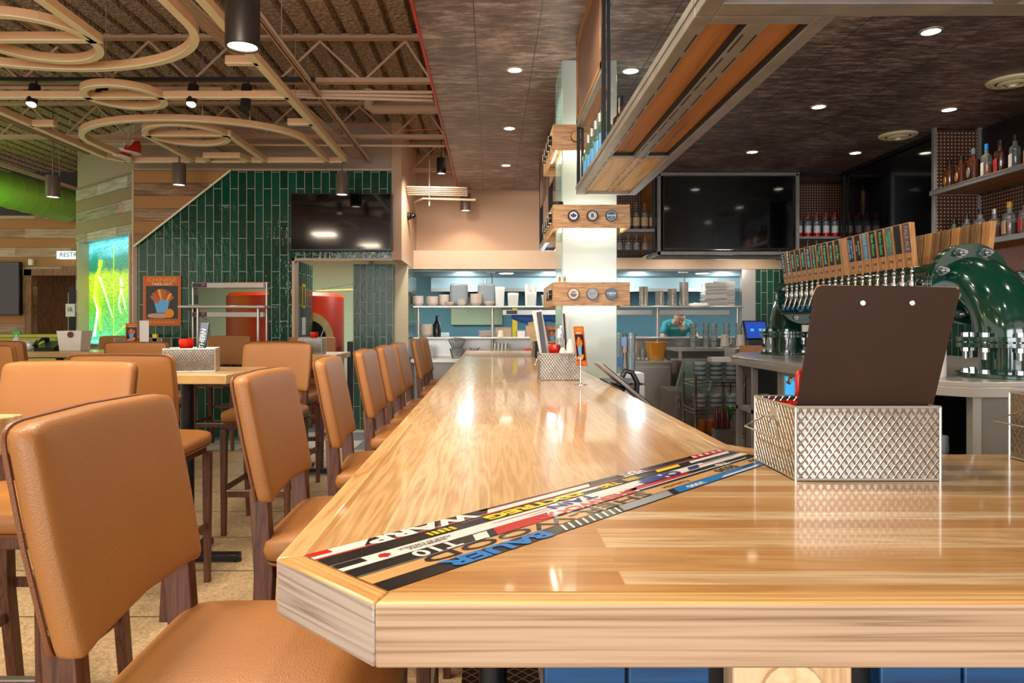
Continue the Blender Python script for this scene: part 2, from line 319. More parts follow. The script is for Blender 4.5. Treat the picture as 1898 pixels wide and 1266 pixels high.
# ------------------------------------------------------------------ mesh helpers
def wm(o):
    m = o.matrix_basis.copy()
    while o.parent: o = o.parent; m = o.matrix_basis @ m
    return m
class MB:
    def __init__(s, m=None): s.v = []; s.f = []; s.x = m or Matrix()
    def add(s, vs, fs):
        n = len(s.v); s.v += [s.x @ Vector(p) for p in vs]; s.f += [tuple(n+i for i in f) for f in fs]; return s
    def box(s, x0, y0, z0, x1, y1, z1):
        if x0 > x1: x0, x1 = x1, x0
        if y0 > y1: y0, y1 = y1, y0
        if z0 > z1: z0, z1 = z1, z0
        return s.add([(x0,y0,z0),(x1,y0,z0),(x1,y1,z0),(x0,y1,z0),(x0,y0,z1),(x1,y0,z1),(x1,y1,z1),(x0,y1,z1)],
                     [(3,2,1,0),(4,5,6,7),(0,1,5,4),(1,2,6,5),(2,3,7,6),(3,0,4,7)])
    def bar(s, p0, p1, w, h, up=(0,0,1)):
        p0, p1 = Vector(p0), Vector(p1); d = (p1-p0).normalized(); u = Vector(up)
        if abs(d.dot(u)) > .98: u = Vector((1,0,0))
        r = d.cross(u).normalized(); u = r.cross(d).normalized(); r = r*w/2; u = u*h/2
        vs = [p-r-u if k==0 else p+r-u if k==1 else p+r+u if k==2 else p-r+u for p in (p0,p1) for k in range(4)]
        return s.add(vs, [(3,2,1,0),(4,5,6,7),(0,1,5,4),(1,2,6,5),(2,3,7,6),(3,0,4,7)])
    def cyl(s, p0, p1, r0, r1=None, n=16, caps=True):
        p0, p1 = Vector(p0), Vector(p1); r1 = r0 if r1 is None else r1
        d = (p1-p0).normalized(); a = Vector((1,0,0)) if abs(d.z) > .9 else Vector((0,0,1))
        u = d.cross(a).normalized(); w_ = d.cross(u)
        vs = []
        for p, r in ((p0, r0), (p1, r1)):
            for i in range(n): t = 2*PI*i/n; vs.append(p + (u*math.cos(t) + w_*math.sin(t))*r)
        fs = [(i, n+i, n+(i+1)%n, (i+1)%n) for i in range(n)]
        if caps: fs += [tuple(range(n)), tuple(range(2*n-1, n-1, -1))]
        return s.add(vs, fs)
    def lathe(s, prof, c=(0,0,0), n=20, m=None, close=False):
        c = Vector(c); vs = []; k = len(prof)
        for r, z in prof:
            for i in range(n):
                t = 2*PI*i/n; p = Vector((r*math.cos(t), r*math.sin(t), z))
                vs.append((m @ p if m else p) + c)
        fs = [(j*n+i, j*n+(i+1)%n, (j+1)*n+(i+1)%n, (j+1)*n+i) for j in range(k-1) for i in range(n)]
        if close: fs += [((k-1)*n+i, (k-1)*n+(i+1)%n, (i+1)%n, i) for i in range(n)]
        else: fs += [tuple(range(n-1, -1, -1)), tuple((k-1)*n+i for i in range(n))]
        return s.add(vs, fs)
    def prism(s, poly, z0, z1):
        n = len(poly); return s.add([(x,y,z0) for x,y in poly] + [(x,y,z1) for x,y in poly],
            [tuple(range(n-1,-1,-1)), tuple(range(n,2*n))] + [(i,(i+1)%n,n+(i+1)%n,n+i) for i in range(n)])
    def tube(s, path, r, n=8, closed=False):
        P = [Vector(p) for p in path]; k = len(P); vs = []; u = None
        for j, p in enumerate(P):
            a = P[(j-1)%k] if (closed or j>0) else p; b = P[(j+1)%k] if (closed or j<k-1) else p
            d = (b-a).normalized()
            if u is None:
                q = Vector((0,0,1)) if abs(d.z)<.9 else Vector((1,0,0)); u = d.cross(q).normalized()
            else: u = (u - d*u.dot(d)).normalized()
            w_ = d.cross(u); rr = r[j] if isinstance(r,(list,tuple)) else r
            for i in range(n): t = 2*PI*i/n; vs.append(p + (u*math.cos(t)+w_*math.sin(t))*rr)
        fs = [(j*n+i, ((j+1)%k)*n+i, ((j+1)%k)*n+(i+1)%n, j*n+(i+1)%n) for j in range(k if closed else k-1) for i in range(n)]
        if not closed: fs += [tuple(range(n)), tuple(range(k*n-1, k*n-n-1, -1))]
        return s.add(vs, fs)
    def strip(s, pts, w, h, closed=False):
        """flat band of width w and height h following xy points, each (x,y,z) at its underside"""
        P = [Vector(p) for p in pts]; k = len(P); vs = []
        for j, p in enumerate(P):
            a = P[(j-1)%k] if (closed or j>0) else p; b = P[(j+1)%k] if (closed or j<k-1) else p
            d1 = (p-a).normalized() if (p-a).length > 1e-6 else (b-p).normalized(); d2 = (b-p).normalized() if (b-p).length > 1e-6 else d1
            n1 = Vector((-d1.y, d1.x, 0)); n2 = Vector((-d2.y, d2.x, 0)); m = (n1+n2).normalized(); f = 1/max(.5, m.dot(n1))
            o = m*w/2*f; vs += [p-o, p+o, p+o+Vector((0,0,h)), p-o+Vector((0,0,h))]
        fs = [(j*4+i, ((j+1)%k)*4+i, ((j+1)%k)*4+(i+1)%4, j*4+(i+1)%4) for j in range(k if closed else k-1) for i in range(4)]
        if not closed: fs += [(0,1,2,3), (k*4-1,k*4-2,k*4-3,k*4-4)]
        return s.add(vs, fs)
    def sq(s, c, r, e1=.4, e2=.3, nu=28, nv=12, fn=None, axis='z'):
        sg = lambda q, e: math.copysign(abs(q)**e, q)
        vs = []; c = Vector(c)
        for j in range(nv+1):
            v = -PI/2 + PI*j/nv; cv, sv = sg(math.cos(v), e1), sg(math.sin(v), e1)
            for i in range(nu):
                u = 2*PI*i/nu; a, b = cv*sg(math.cos(u), e2), cv*sg(math.sin(u), e2)
                p = (a, b, sv) if axis == 'z' else (sv, a, b) if axis == 'x' else (b, sv, a)
                if fn: p = fn(*p)
                vs.append(c + Vector((p[0]*r[0], p[1]*r[1], p[2]*r[2])))
        return s.add(vs, [(j*nu+i, j*nu+(i+1)%nu, (j+1)*nu+(i+1)%nu, (j+1)*nu+i) for j in range(nv) for i in range(nu)])
    def quad(s, a, b, c, d): return s.add([a,b,c,d], [(0,1,2,3)])
    def build(s, name, mat, par=None, smooth=True, bev=0, ang=38, seg=2, sub=0):
        vs = s.v
        if par is not None:
            inv = wm(par).inverted(); vs = [inv @ p for p in vs]; loc = None
        else:
            xs = [p.x for p in vs]; ys = [p.y for p in vs]; zs = [p.z for p in vs]
            loc = Vector(((min(xs)+max(xs))/2, (min(ys)+max(ys))/2, min(zs))); vs = [p-loc for p in vs]
        me = bpy.data.meshes.new(name); me.from_pydata([tuple(p) for p in vs], [], s.f)
        bm = bmesh.new(); bm.from_mesh(me); bmesh.ops.remove_doubles(bm, verts=bm.verts, dist=1e-6)
        bmesh.ops.recalc_face_normals(bm, faces=bm.faces); bm.to_mesh(me); bm.free()
        me.materials.append(M(mat) if isinstance(mat, str) else mat)
        if smooth: me.shade_smooth(); me.set_sharp_from_angle(angle=math.radians(ang))
        o = bpy.data.objects.new(name, me); C.objects.link(o)
        if par is not None: o.parent = par
        else: o.location = loc
        if bev:
            b = o.modifiers.new('bevel', 'BEVEL'); b.width = bev; b.segments = seg; b.limit_method = 'ANGLE'; b.angle_limit = math.radians(50)
        if sub:
            b = o.modifiers.new('subdivision', 'SUBSURF'); b.levels = sub; b.render_levels = sub
        return o
def tag(o, label, cat, group=None):
    o['label'] = label; o['category'] = cat
    if group: o['group'] = group
    return o
def thing(name, label, cat, loc=(0,0,0), rz=0, group=None):
    o = bpy.data.objects.new(name, None); o.empty_display_size = .05; C.objects.link(o); o.location = loc; o.rotation_euler = (0,0,rz)
    return tag(o, label, cat, group)
def struct(name, mb, mat, **k):
    o = mb.build(name, mat, **k); o['kind'] = 'structure'; return o
def dup(r, loc, rz=0, label=None, group=None, rot=None, sc=None):
    c = r.copy(); C.objects.link(c); c.location = loc; c.rotation_euler = rot or (0,0,rz)
    if sc: c.scale = sc
    if label: c['label'] = label
    if group: c['group'] = group
    def rec(a, b):
        for ch in list(a.children):
            d = ch.copy(); C.objects.link(d); d.parent = b; rec(ch, d)
    rec(r, c); return c
def lettering(body, size, mat, mtx, par, name='lettering', ext=.0004, bold=0, sx=1.0, align='CENTER', smooth=False):
    cu = bpy.data.curves.new('txt', 'FONT'); cu.body = body; cu.size = size; cu.extrude = ext; cu.offset = bold; cu.align_x = align; cu.align_y = 'CENTER'; cu.resolution_u = 3
    tmp = bpy.data.objects.new('txt', cu); C.objects.link(tmp)
    bpy.context.view_layer.update()
    me = bpy.data.meshes.new_from_object(tmp.evaluated_get(bpy.context.evaluated_depsgraph_get()))
    bpy.data.objects.remove(tmp); bpy.data.curves.remove(cu)
    me.materials.clear(); me.materials.append(M(mat))
    me.transform(wm(par).inverted() @ mtx @ Matrix.Diagonal((sx, 1, 1, 1)))
    me.name = name; o = bpy.data.objects.new(name, me); C.objects.link(o); o.parent = par; return o
def frame(o, ex, ey):
    """matrix whose x axis is ex, y axis ey (text plane) at o"""
    ex, ey = Vector(ex).normalized(), Vector(ey).normalized(); ez = ex.cross(ey).normalized()
    m = Matrix((ex, ey, ez)).transposed().to_4x4(); m.translation = Vector(o); return m
ORD = ['first', 'second', 'third', 'fourth', 'fifth', 'sixth', 'seventh', 'eighth', 'ninth', 'tenth', 'eleventh', 'twelfth', 'thirteenth', 'fourteenth', 'fifteenth', 'sixteenth', 'seventeenth', 'eighteenth', 'nineteenth', 'twentieth']

# ------------------------------------------------------------------ the setting
struct('floor', MB().box(-9, -6, -.05, 6, 7.7, 0), 'speckled_floor')
struct('floor', MB().box(-9, 7.7, -.05, 6, 14, 0), 'mosaic_floor')
# corrugated sprayed deck
mb = MB(); k = 0; xs = []; x = -9.0
prof = []
while x < .2:
    prof += [(x, 3.80), (x+.14, 3.80), (x+.155, 3.87), (x+.185, 3.87)]; x += .20
for i in range(len(prof)-1):
    (a, za), (b, zb) = prof[i], prof[i+1]
    mb.quad((a, -6, za), (b, -6, zb), (b, 12, zb), (a, 12, za))
struct('ceiling', mb, 'sprayed_roof', smooth=False)
struct('ceiling', MB().box(-.447, -1.5, 3.22, 6.0, 9.84, 3.34), 'bar_ceiling')
struct('trim_1', MB().box(-.462, -1.5, 3.205, -.447, 9.86, 3.36), 'red_paint')
struct('trim_2', MB().box(-.462, 9.84, 3.21, 6.0, 9.87, 3.36), 'grey_wall')
# tile wall with a pass opening and a doorway, facing the dining room
YW = 8.6
mb = MB(); WX0, WX1 = -4.30, -1.20
for a in ((WX0, 0, -3.60, 3.22), (-3.60, 0, -2.69, 1.02), (-3.60, 1.87, -2.69, 3.22), (-2.69, 0, -2.38, 3.22), (-2.38, 2.14, -1.20, 3.22)):
    mb.box(a[0], YW, a[1], a[2], YW+.16, a[3])
struct('wall_tiled', mb, 'tile_x', smooth=False)
struct('wall_return', MB().box(-1.20, YW, 2.14, -1.08, 10.3, 3.9), 'beige_wall')
struct('wall_return', MB().box(-1.26, 9.3, 0, -1.08, 10.3, 2.14), 'tile_y')
struct('wall_niche', MB().box(-1.78, 9.2, 0, -1.26, 9.3, 2.14), 'tile_small')
struct('wall_reveal', MB().box(-2.44, YW+.16, 0, -2.38, 9.5, 2.14), 'tile_y')
struct('trim_3', MB().box(-2.40, YW-.012, 0, -2.37, YW+.17, 2.16).box(-2.40, YW-.012, 2.13, -1.19, YW+.0, 2.16).box(-4.31, YW-.015, 3.215, -1.19, YW, 3.24), 'beige_steel')
struct('wall_upper', MB().box(-4.31, YW+.01, 3.24, -1.20, YW+.16, 3.9), 'grey_wall')
# sloped patch of pegboard and reclaimed boards over the tile, top left
mb = MB().add([(WX0, YW-.03, 2.30), (-3.13, YW-.03, 3.22), (WX0, YW-.03, 3.22), (WX0, YW, 2.30), (-3.13, YW, 3.22), (WX0, YW, 3.22)], [(0,1,2),(5,4,3),(0,3,4,1),(1,4,5,2),(2,5,3,0)])
struct('wall_boards', mb, 'peg_plank', smooth=False)
struct('trim_4', MB().bar((WX0, YW-.035, 2.295), (-3.13, YW-.035, 3.215), .02, .02), 'rink_face')
# angled board wall with mural niche
A = Vector((-4.30, 8.6, 0)); B = Vector((-5.70, 9.78, 0)); L = (B-A).length; ANG = math.atan2((A-B).y, (A-B).x)
wmx = Matrix.Translation(B) @ Matrix.Rotation(ANG, 4, 'Z')
mb = MB()
for a in ((0, 0, L, 1.10), (0, 2.47, L, 3.22), (0, 1.10, .10, 2.47), (L-.10, 1.10, L, 2.47)): mb.box(a[0], 0, a[1], a[2], .2, a[3])
o = struct('wall_angled', mb, 'peg_grey', smooth=False); o.matrix_basis = wmx @ o.matrix_basis
o = struct('trim_5', MB().box(L-.012, -.03, 0, L+.02, .02, 3.22).box(.10, -.02, 1.10, .13, .19, 2.47).box(L-.13, -.02, 1.10, L-.10, .19, 2.47), 'beige_steel'); o.matrix_basis = wmx @ o.matrix_basis
struct('wall_upper', MB(wmx).box(0, .02, 3.22, L, .2, 3.9), 'grey_wall')
# far left wall, door and doorway
mb = MB()
for a in ((-11, 0, -7.36, 3.1), (-7.36, 2.16, -6.55, 3.1), (-6.55, 0, -5.0, 3.1)): mb.box(a[0], 11.4, a[1], a[2], 11.55, a[3])
struct('wall_left', mb, 'peg_plank', smooth=False)
struct('wall_corridor', MB().box(-10.6, 13.2, 0, -5.2, 13.3, 3.1), 'door_wood'); struct('wall_left', MB().box(-11, 11.42, 3.1, -4.9, 11.55, 3.9), 'floor_dark'); struct('ceiling', MB().box(-11, 11.56, 2.9, -4.7, 13.4, 2.95), 'floor_dark')
struct('trim_6', MB().box(-7.46, 11.37, 0, -7.34, 11.42, 2.24).box(-7.46, 11.37, 2.14, -6.4, 11.42, 2.24), 'door_wood')
d = struct('door_1', MB().box(-7.0, 12.2, 0, -6.45, 12.25, 2.1), 'door_wood')
MB().box(-7.22, 12.15, 0, -7.08, 12.2, 1.9).build('door_jamb', 'paper', d)
MB().cyl((-6.95, 12.18, 1.0), (-6.95, 12.12, 1.0), .03).build('door_handle', 'brass', d)
# kitchen shell
struct('wall_kitchen', MB().box(-5.7, 12.6, 0, -1.6, 12.7, 3.0), 'pale_green')
struct('wall_kitchen', MB().box(-1.6, 12.6, 0, 4.9, 12.7, 3.0), 'teal_wall')
struct('ceiling', MB().box(-4.6, 8.8, 2.75, -1.15, 12.7, 2.85), 'beige_wall')
struct('ceiling', MB().box(-1.15, 10.32, 2.75, 4.9, 12.7, 2.85), 'teal_wall')
# beige wall above the pass, steel bulkhead, soffit lining
struct('wall_back', MB().box(-1.10, 10.3, 2.32, 4.9, 10.45, 3.9), 'beige_wall')
struct('wall_bulkhead', MB().box(-1.10, 9.92, 2.13, 4.66, 10.3, 2.39), 'beige_steel')
struct('ceiling', MB().box(-1.10, 9.94, 2.10, 4.66, 11.3, 2.128), 'slab_grey')
struct('wall_counter', MB().box(-1.10, 10.0, 0, 4.66, 10.1, 1.18), 'stainless')
struct('wall_stainless', MB().box(3.47, 9.85, .5, 3.66, 9.93, 2.12), 'stainless')
struct('wall_back_tile', MB().box(3.66, 9.85, 0, 4.66, 9.95, 2.12), 'tile_small')
# right wall
struct('wall_right', MB().box(4.66, 1.0, 0, 4.8, 10.0, 3.3), 'tile_y')
struct('trim_7', MB().box(4.60, 2.0, 1.83, 4.66, 8.7, 2.12), 'chevron_wood')
struct('wall_behind', MB().box(-9, -6.1, 0, -4.8, -6, 3.8).box(4.2, -6.1, 0, 6, -6, 3.8), 'beige_wall')

# ------------------------------------------------------------------ the bar
bar = thing('bar_counter', 'long glossy butcher block bar with mitred corner and inlaid sticks', 'bar counter', (0.17, 4.0, 0))
ZT, TH = 1.04, .078
xl, xr, yf, yb, ye = -.302, .646, .841, 1.80, 8.7
A1, B1 = (xl, 1.001), (-.138, yf)
e = .037
# direction of the mitre
m0 = (xl+e, 1.013); m1 = (-.126, yf+e); f0 = (.590, 1.862); f1 = (.640, 1.675)
MB().prism([m0, (xr-e, 1.882), (xr-e, ye-e), (xl+e, ye-e)], ZT-TH+.002, ZT).build('bar_top', 'bar_long', bar, smooth=False)
MB().prism([m1, (3.4, yf+e), (3.4, yb-e), (.737, yb-e)], ZT-TH+.002, ZT).build('bar_top', 'bar_near', bar, smooth=False)
MB().prism([(xl, 1.001), m0, (xl+e, ye-e), (xl, ye)], ZT-TH, ZT).build('edge_band', 'bar_edge_y', bar, bev=.003)
MB().prism([(xl, ye), (xl+e, ye-e), (xr-e, ye-e), (xr, ye)], ZT-TH, ZT).build('edge_band', 'bar_edge_x', bar, bev=.003)
MB().prism([(xr, ye), (xr-e, ye-e), (xr-e, 1.93), (.72, yb-e), (.76, yb), (xr, 1.95)], ZT-TH, ZT).build('edge_band', 'bar_edge_y', bar, bev=.003)
MB().prism([(.76, yb), (.72, yb-e), (3.4, yb-e), (3.4, yb)], ZT-TH, ZT).build('edge_band', 'bar_edge_x', bar, bev=.003)
MB().prism([(3.4, yf), (3.4, yf+e), m1, B1], ZT-TH, ZT).build('edge_band', 'edge_daylit', bar, bev=.004)
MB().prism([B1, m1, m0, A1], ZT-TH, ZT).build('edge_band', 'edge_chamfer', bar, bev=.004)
MB().prism([(xr-e-.02, 1.86), (xr-e, 1.93), (.745, yb-e), (.69, 1.715)], ZT-TH+.002, ZT-.0002).build('corner_block', 'bar_near', bar, smooth=False)
MB().prism([m0, (.60, 1.873), (.70, 1.725), m1], ZT-TH+.003, ZT-.0006).build('mitre_bed', 'bar_near', bar, smooth=False)
# six sticks let into the mitre
P0, P1 = Vector(m0), Vector(m1); Q0, Q1 = Vector((.60, 1.873)), Vector((.70, 1.725))
def sp(a, b, z=.0006): # a 0..1 along, b 0..1 across
    p = P0.lerp(P1, b).lerp(Q0.lerp(Q1, b), a); return Vector((p.x, p.y, ZT+z))
def patch(par, mat, a0, a1, b0, b1, z=.0010, slant=0.0, name='stripe'):
    n = max(1, int((a1-a0)*6)); mb = MB()
    for i in range(n):
        s0, s1 = a0+(a1-a0)*i/n, a0+(a1-a0)*(i+1)/n
        mb.quad(sp(s0+slant, b0, z), sp(s1+slant, b0, z), sp(s1, b1, z), sp(s0, b1, z))
    return mb.build(name, mat, par, smooth=False)
W6 = 1/6.0
exd = (Q0-P0).normalized(); sdir = Vector((exd.x, exd.y, 0)); cdir = Vector((exd.y, -exd.x, 0))
def word(par, txt, mat, a, b, size, sx=1.0, bold=.0):
    p = sp(a, b, .0016); lettering(txt, size, mat, frame(p, -sdir, -cdir*-1 if False else -Vector((-exd.y, exd.x, 0))*1, ), par, ext=.0001, sx=sx, bold=bold)
sticks = []
basecol = ['k_white', 'k_black', 'k_white', 'k_black', 'k_wood', 'k_black']
for i in range(6):
    b0, b1 = i*W6, (i+1)*W6 - .008
    mb = MB(); n = 6
    for q in range(n):
        mb.quad(sp(q/n, b0), sp((q+1)/n, b0), sp((q+1)/n, b1), sp(q/n, b1))
    sticks.append(mb.build('inlaid_stick', basecol[i], bar, smooth=False))
s0, s1, s2, s3, s4, s5 = sticks
def B(i, lo, hi): return (i + lo)*W6, (i + hi)*W6 - .008*hi
def pt(i, mat, a0, a1, lo=0, hi=1, sl=0.0, z=.0010): patch(sticks[i], mat, a0, a1, *B(i, lo, hi), slant=sl, z=z)
# 1 black/red/white
pt(0, 'k_red', 0, .03, 0, .5); pt(0, 'k_black', .07, .28, 0, .8, .02); pt(0, 'k_red', 0, .93, .82, 1); pt(0, 'k_black', .52, .86, 0, .8, .02); pt(0, 'k_maroon', .28, .54, 0, .25); pt(0, 'k_red', .86, 1, 0, .95)
for q in range(5): pt(0, 'k_white', .87+q*.026, .882+q*.026, .2, .7, .004, z=.0014)
word(s0, 'HEAT', 'k_white', .655, .45*W6, .034, 1.0, .0012); word(s0, 'WARP', 'k_white', .17, .45*W6, .040, 1.9, .002)
# 2 yellow on black
pt(1, 'k_yellow', .155, .20, .25, .8); pt(1, 'k_grey', .22, .30, .15, .22); pt(1, 'k_white', .42, .56, .1, .5); pt(1, 'k_yellow', .60, .64, .1, .8); pt(1, 'k_yellow', .70, .78, .05, .6, .01); pt(1, 'k_white', .82, .98, .1, .6, .01)
for q in range(4): pt(1, 'k_black', .160+q*.01, .163+q*.01, .25, .8, 0, .0014); pt(1, 'k_black', .604+q*.01, .607+q*.01, .1, .8, 0, .0014)
word(s1, 'DXTREG', 'k_yellow', .365, 1.5*W6, .03, 2.2, .0016); word(s1, 'TEC', 'k_yellow', .55, 1.5*W6, .026, 1.4, .001)
# 3 white with maple leaf
pt(2, 'k_black', 0, .04, .05, .6); pt(2, 'k_red', .24, .36, .35, .45, .03); pt(2, 'k_navy', .30, .38, .7, .78, .03); pt(2, 'k_red', .78, .95, .4, .5, .02); pt(2, 'k_navy', .76, .80, .2, .9, .02); pt(2, 'k_black', .84, 1, .05, .25)
word(s2, 'CHIEF', 'k_navy', .67, 2.5*W6, .034, 1.7, .002); word(s2, 'TAIN', 'k_navy', .42, 2.5*W6, .030, 1.9, .0008); word(s2, 'MADE IN CANADA', 'k_black', .13, 2.38*W6, .009, 1.3); word(s2, 'SHERBROOKE', 'k_black', .13, 2.62*W6, .009, 1.3)
pa = sp(.065, 2.5*W6, .0016)
lf = [(0,1),(.18,.62),(.42,.72),(.34,.28),(.62,.5),(.7,.34),(1,.3),(.86,.04),(.98,-.06),(.5,-.42),(.56,-.62),(.06,-.52),(.06,-1)]
lf = lf + [(-x_, y_) for x_, y_ in lf[::-1] if x_ != 0]
def leaf(par, c, r, ax, ay, mat): MB().add([Vector(c)+Vector(ax)*x_*r+Vector(ay)*y_*r for x_, y_ in lf], [tuple(range(len(lf)))]).build('maple_leaf', mat, par, smooth=False)
leaf(s2, pa, .011, sdir, cdir, 'k_red')
# 4 white/red/black
pt(3, 'k_red', .22, .33, 0, 1, .015); pt(3, 'k_white', .33, .56, 0, .85, .012); pt(3, 'k_white', .18, .205, .1, 1, .015); pt(3, 'k_red', .54, .74, .1, .55); pt(3, 'k_white', .56, .96, .55, .72); pt(3, 'k_grey', 0, .2, .9, 1)
word(s3, 'T10', 'k_white', .125, 3.45*W6, .036, 1.5, .0008); word(s3, 'SHERWOOD', 'k_red', .43, 3.47*W6, .03, 1.7, .0012); word(s3, 'T10', 'k_white', .86, 3.5*W6, .022, 1.4, .001)
# 5 wood
word(s4, 'SHER-WOOD', 'k_black', .32, 4.45*W6, .036, 2.6, .0003); word(s4, '5030', 'k_black', .83, 4.5*W6, .028, 1.7, .0006); word(s4, 'P.M.P.', 'k_black', .95, 4.5*W6, .02, 1.4, .0004); word(s4, 'Featherlite', 'k_black', .645, 4.55*W6, .015, 1.5)
# 6 black/blue
pt(5, 'k_blue', .60, .98, .05, .95, .015); pt(5, 'k_grey', .44, .58, .05, .95, .015); pt(5, 'k_white', .75, .9, .6, .9, .02, .0014)
for q in range(9): pt(5, 'k_white', .30+q*.016, .305+q*.016, .1, .95, .012)
for q in range(14): pt(5, 'k_black', .86+q*.009, .863+q*.009, .1, .45, .006, .0016)
word(s5, 'BAUER', 'k_blue', .185, 5.45*W6, .040, 1.75, .0018); word(s5, '3000', 'k_white', .67, 5.55*W6, .02, 1.7, .0004)
# body under the bar
MB().box(.10, 1.75, .08, .62, 8.6, ZT-TH-.002).build('bar_body', 'edge_side', bar)
MB().box(.26, 1.03, .08, 3.4, 1.70, ZT-TH-.002).build('bar_body', 'dark_steel', bar)
for i in range(14):
    x0 = .075 + i*.118
    if .325 < x0+.05 < .50: continue
    m = 'blue_board'
    MB().box(x0, 1.0, .10, x0+.114, 1.03, ZT-TH-.002).build('front_board', m, bar, bev=.003)
MB().box(.335, .985, 0, .50, 1.03, ZT-TH-.002).build('corner_post', 'post_wood', bar, bev=.004)
MB().cyl((.415, .984, .86), (.415, .978, .86), .042, n=24).build('front_badge', 'pine_pale', bar)
MB().box(-.06, 1.03, .62, .10, 1.75, .64).build('footrest_shelf', 'footrest_mesh', bar)
MB().cyl((-.05, 1.3, .30), (-.05, 8.5, .30), .022).build('foot_rail', 'chrome', bar)
MB().cyl((.00, 1.06, .0), (.00, 1.06, ZT-TH), .018).cyl((.02, 1.35, 0), (.02, 1.35, ZT-TH), .01).build('support_post', 'black_metal', bar)
# ------------------------------------------------------------------ leather stools
def make_stool():
    r = thing('bar_stool', '', 'bar stool')
    # backrest, its seat side faces +x
    def fb(a, b, c):
        z = c; y = b
        xx = a*(1-.10*abs(y)) ; 
        return (xx, y, z)
    mb = MB()
    def bend(a, b, c):
        # a thickness, b across, c height (-1..1)
        arch = (.13*(1-abs(b)**4)) * max(0, -c)**3
        wd = 1 - .04*max(0, -c)
        return (a + .42*(b*b) - .2 - c*1.2 , b*wd, c + arch + (-.03*(abs(b)**3) if c > 0 else 0))
    mb.sq((-.255, 0, 1.058), (.028, .243, .174), .36, .12, 48, 16, bend, 'x')
    back = mb.build('backrest', 'leather', r, ang=80)
    # welt seam round the back face
    P = []
    for i in range(48):
        t = 2*PI*i/48; sg = lambda q, e_: math.copysign(abs(q)**e_, q)
        b, c = sg(math.cos(t), .13)*.975, sg(math.sin(t), .13)*.975; q = bend(-.86, b, c)
        P.append((-.255+q[0]*.028, q[1]*.243*1.012, 1.058+q[2]*.174*1.012))
    MB().tube(P, .004, 6, True).build('welt', 'leather_seam', back)
    seat = MB().sq((.0, 0, .768), (.235, .242, .045), .5, .22, 48, 12, lambda a, b, c: (a, b*(1-.04*a), c+(.25*(1-a*a)*(1-b*b) if c > 0 else 0))).build('seat', 'leather', r, ang=80)
    P = []
    for i in range(40):
        t = 2*PI*i/40; sg = lambda q, e_: math.copysign(abs(q)**e_, q); a, b = sg(math.cos(t), .22), sg(math.sin(t), .22)
        P.append((a*.226, b*(1-.04*a)*.232, .733))
    MB().tube(P, .005, 6, True).build('welt', 'leather_seam', seat)
    MB().box(-.205, -.2, .685, .205, .2, .735).build('seat_rail', 'leg_wood', r, bev=.004)
    for sy in (-1, 1):
        y = sy*.205
        mb = MB().add([(x_, y+d, z) for z, x0, x1 in ((0, -.315, -.272), (.40, -.262, -.213), (.70, -.25, -.198), (.93, -.262, -.215)) for x_, d in ((x0, -.019), (x1, -.019), (x1, .019), (x0, .019))],
            [(3,2,1,0)] + [(4*k+i, 4*k+(i+1)%4, 4*k+4+(i+1)%4, 4*k+4+i) for k in range(3) for i in range(4)] + [(12,13,14,15)])
        mb.build('leg', 'leg_wood', r, bev=.003)
        mb = MB().add([(.20+sx*w_, sy*.205+q*w_, z) for z, w_ in ((0, .015), (.69, .021)) for sx, q in ((-1,-1),(1,-1),(1,1),(-1,1))],
            [(3,2,1,0),(4,5,6,7),(0,1,5,4),(1,2,6,5),(2,3,7,6),(3,0,4,7)])
        mb.build('leg', 'leg_wood', r, bev=.003)
        MB().bar((-.26, y, .30), (.20, y, .30), .018, .034).build('stretcher', 'leg_wood', r, bev=.002)
    f = MB().bar((.20, -.205, .27), (.20, .205, .27), .022, .04).build('footrest', 'leg_wood', r, bev=.002)
    MB().bar((.20, -.185, .293), (.20, .185, .293), .024, .006).build('footrest_plate', 'stainless', f)
    MB().bar((-.262, -.205, .42), (-.262, .205, .42), .018, .034).build('stretcher', 'leg_wood', r, bev=.002)
    return r
stool = make_stool(); first = [True]
def place_stool(x, y, rz, label, group):
    if first[0]:
        first[0] = False; stool.location = (x, y, 0); stool.rotation_euler = (0, 0, rz); stool['label'] = label; stool['group'] = group; return stool
    return dup(stool, (x, y, 0), rz, label, group)
SY = [1.24, 2.12, 2.95, 3.80, 4.52, 5.15, 6.30, 7.05]
SA = [2, 1, 4, 1, 0, -1, 2, 0]
SL = ['large tan leather bar stool in the foreground, cut off at the left', 'tan leather bar stool just behind the foreground one at the bar',
      'third tan leather stool along the bar from the camera', 'fourth tan leather stool along the bar from the camera', 'fifth tan leather stool along the bar, middle of a close trio',
      'sixth tan leather stool along the bar, farthest of a close trio', 'tan leather bar stool next to last, after the wider gap', 'farthest tan leather stool at the kitchen end of the bar']
for i, (y, a) in enumerate(zip(SY, SA)):
    place_stool(-.385, y, math.radians(a), SL[i], 'tan leather stools along the bar')
G2 = 'tan leather stools around the high tables'
place_stool(-1.56, 2.36, -PI/2, 'tan stool just behind the foreground stool, its back facing the camera', G2)
place_stool(-1.71, 3.58, PI/2, 'tan stool seen from behind with a seamed back, in front of the near caddy table', G2)
place_stool(-1.52, 4.80, -PI/2, 'tan stool facing the camera beyond the table with the dark sleeve', G2)
place_stool(-1.82, 7.00, -PI/2, 'tan stool on the far side of the small table before the doorway', G2)
place_stool(-1.70, 5.95, PI/2, 'tan stool on the near side of the small table before the doorway', G2)
place_stool(-2.72, 5.75, PI/2, 'tan stool seen from behind beneath the take out poster', G2)
place_stool(-3.0, 7.9, -PI/2, 'tan stool behind the long table, right of the table caddy with menus', G2)
place_stool(-3.40, 5.0, PI/2, 'tan stool at the left by the caddy with ketchup, seen from behind', G2)
place_stool(-4.25, 7.9, -PI/2, 'tan stool behind the long table right of the white bucket', G2)
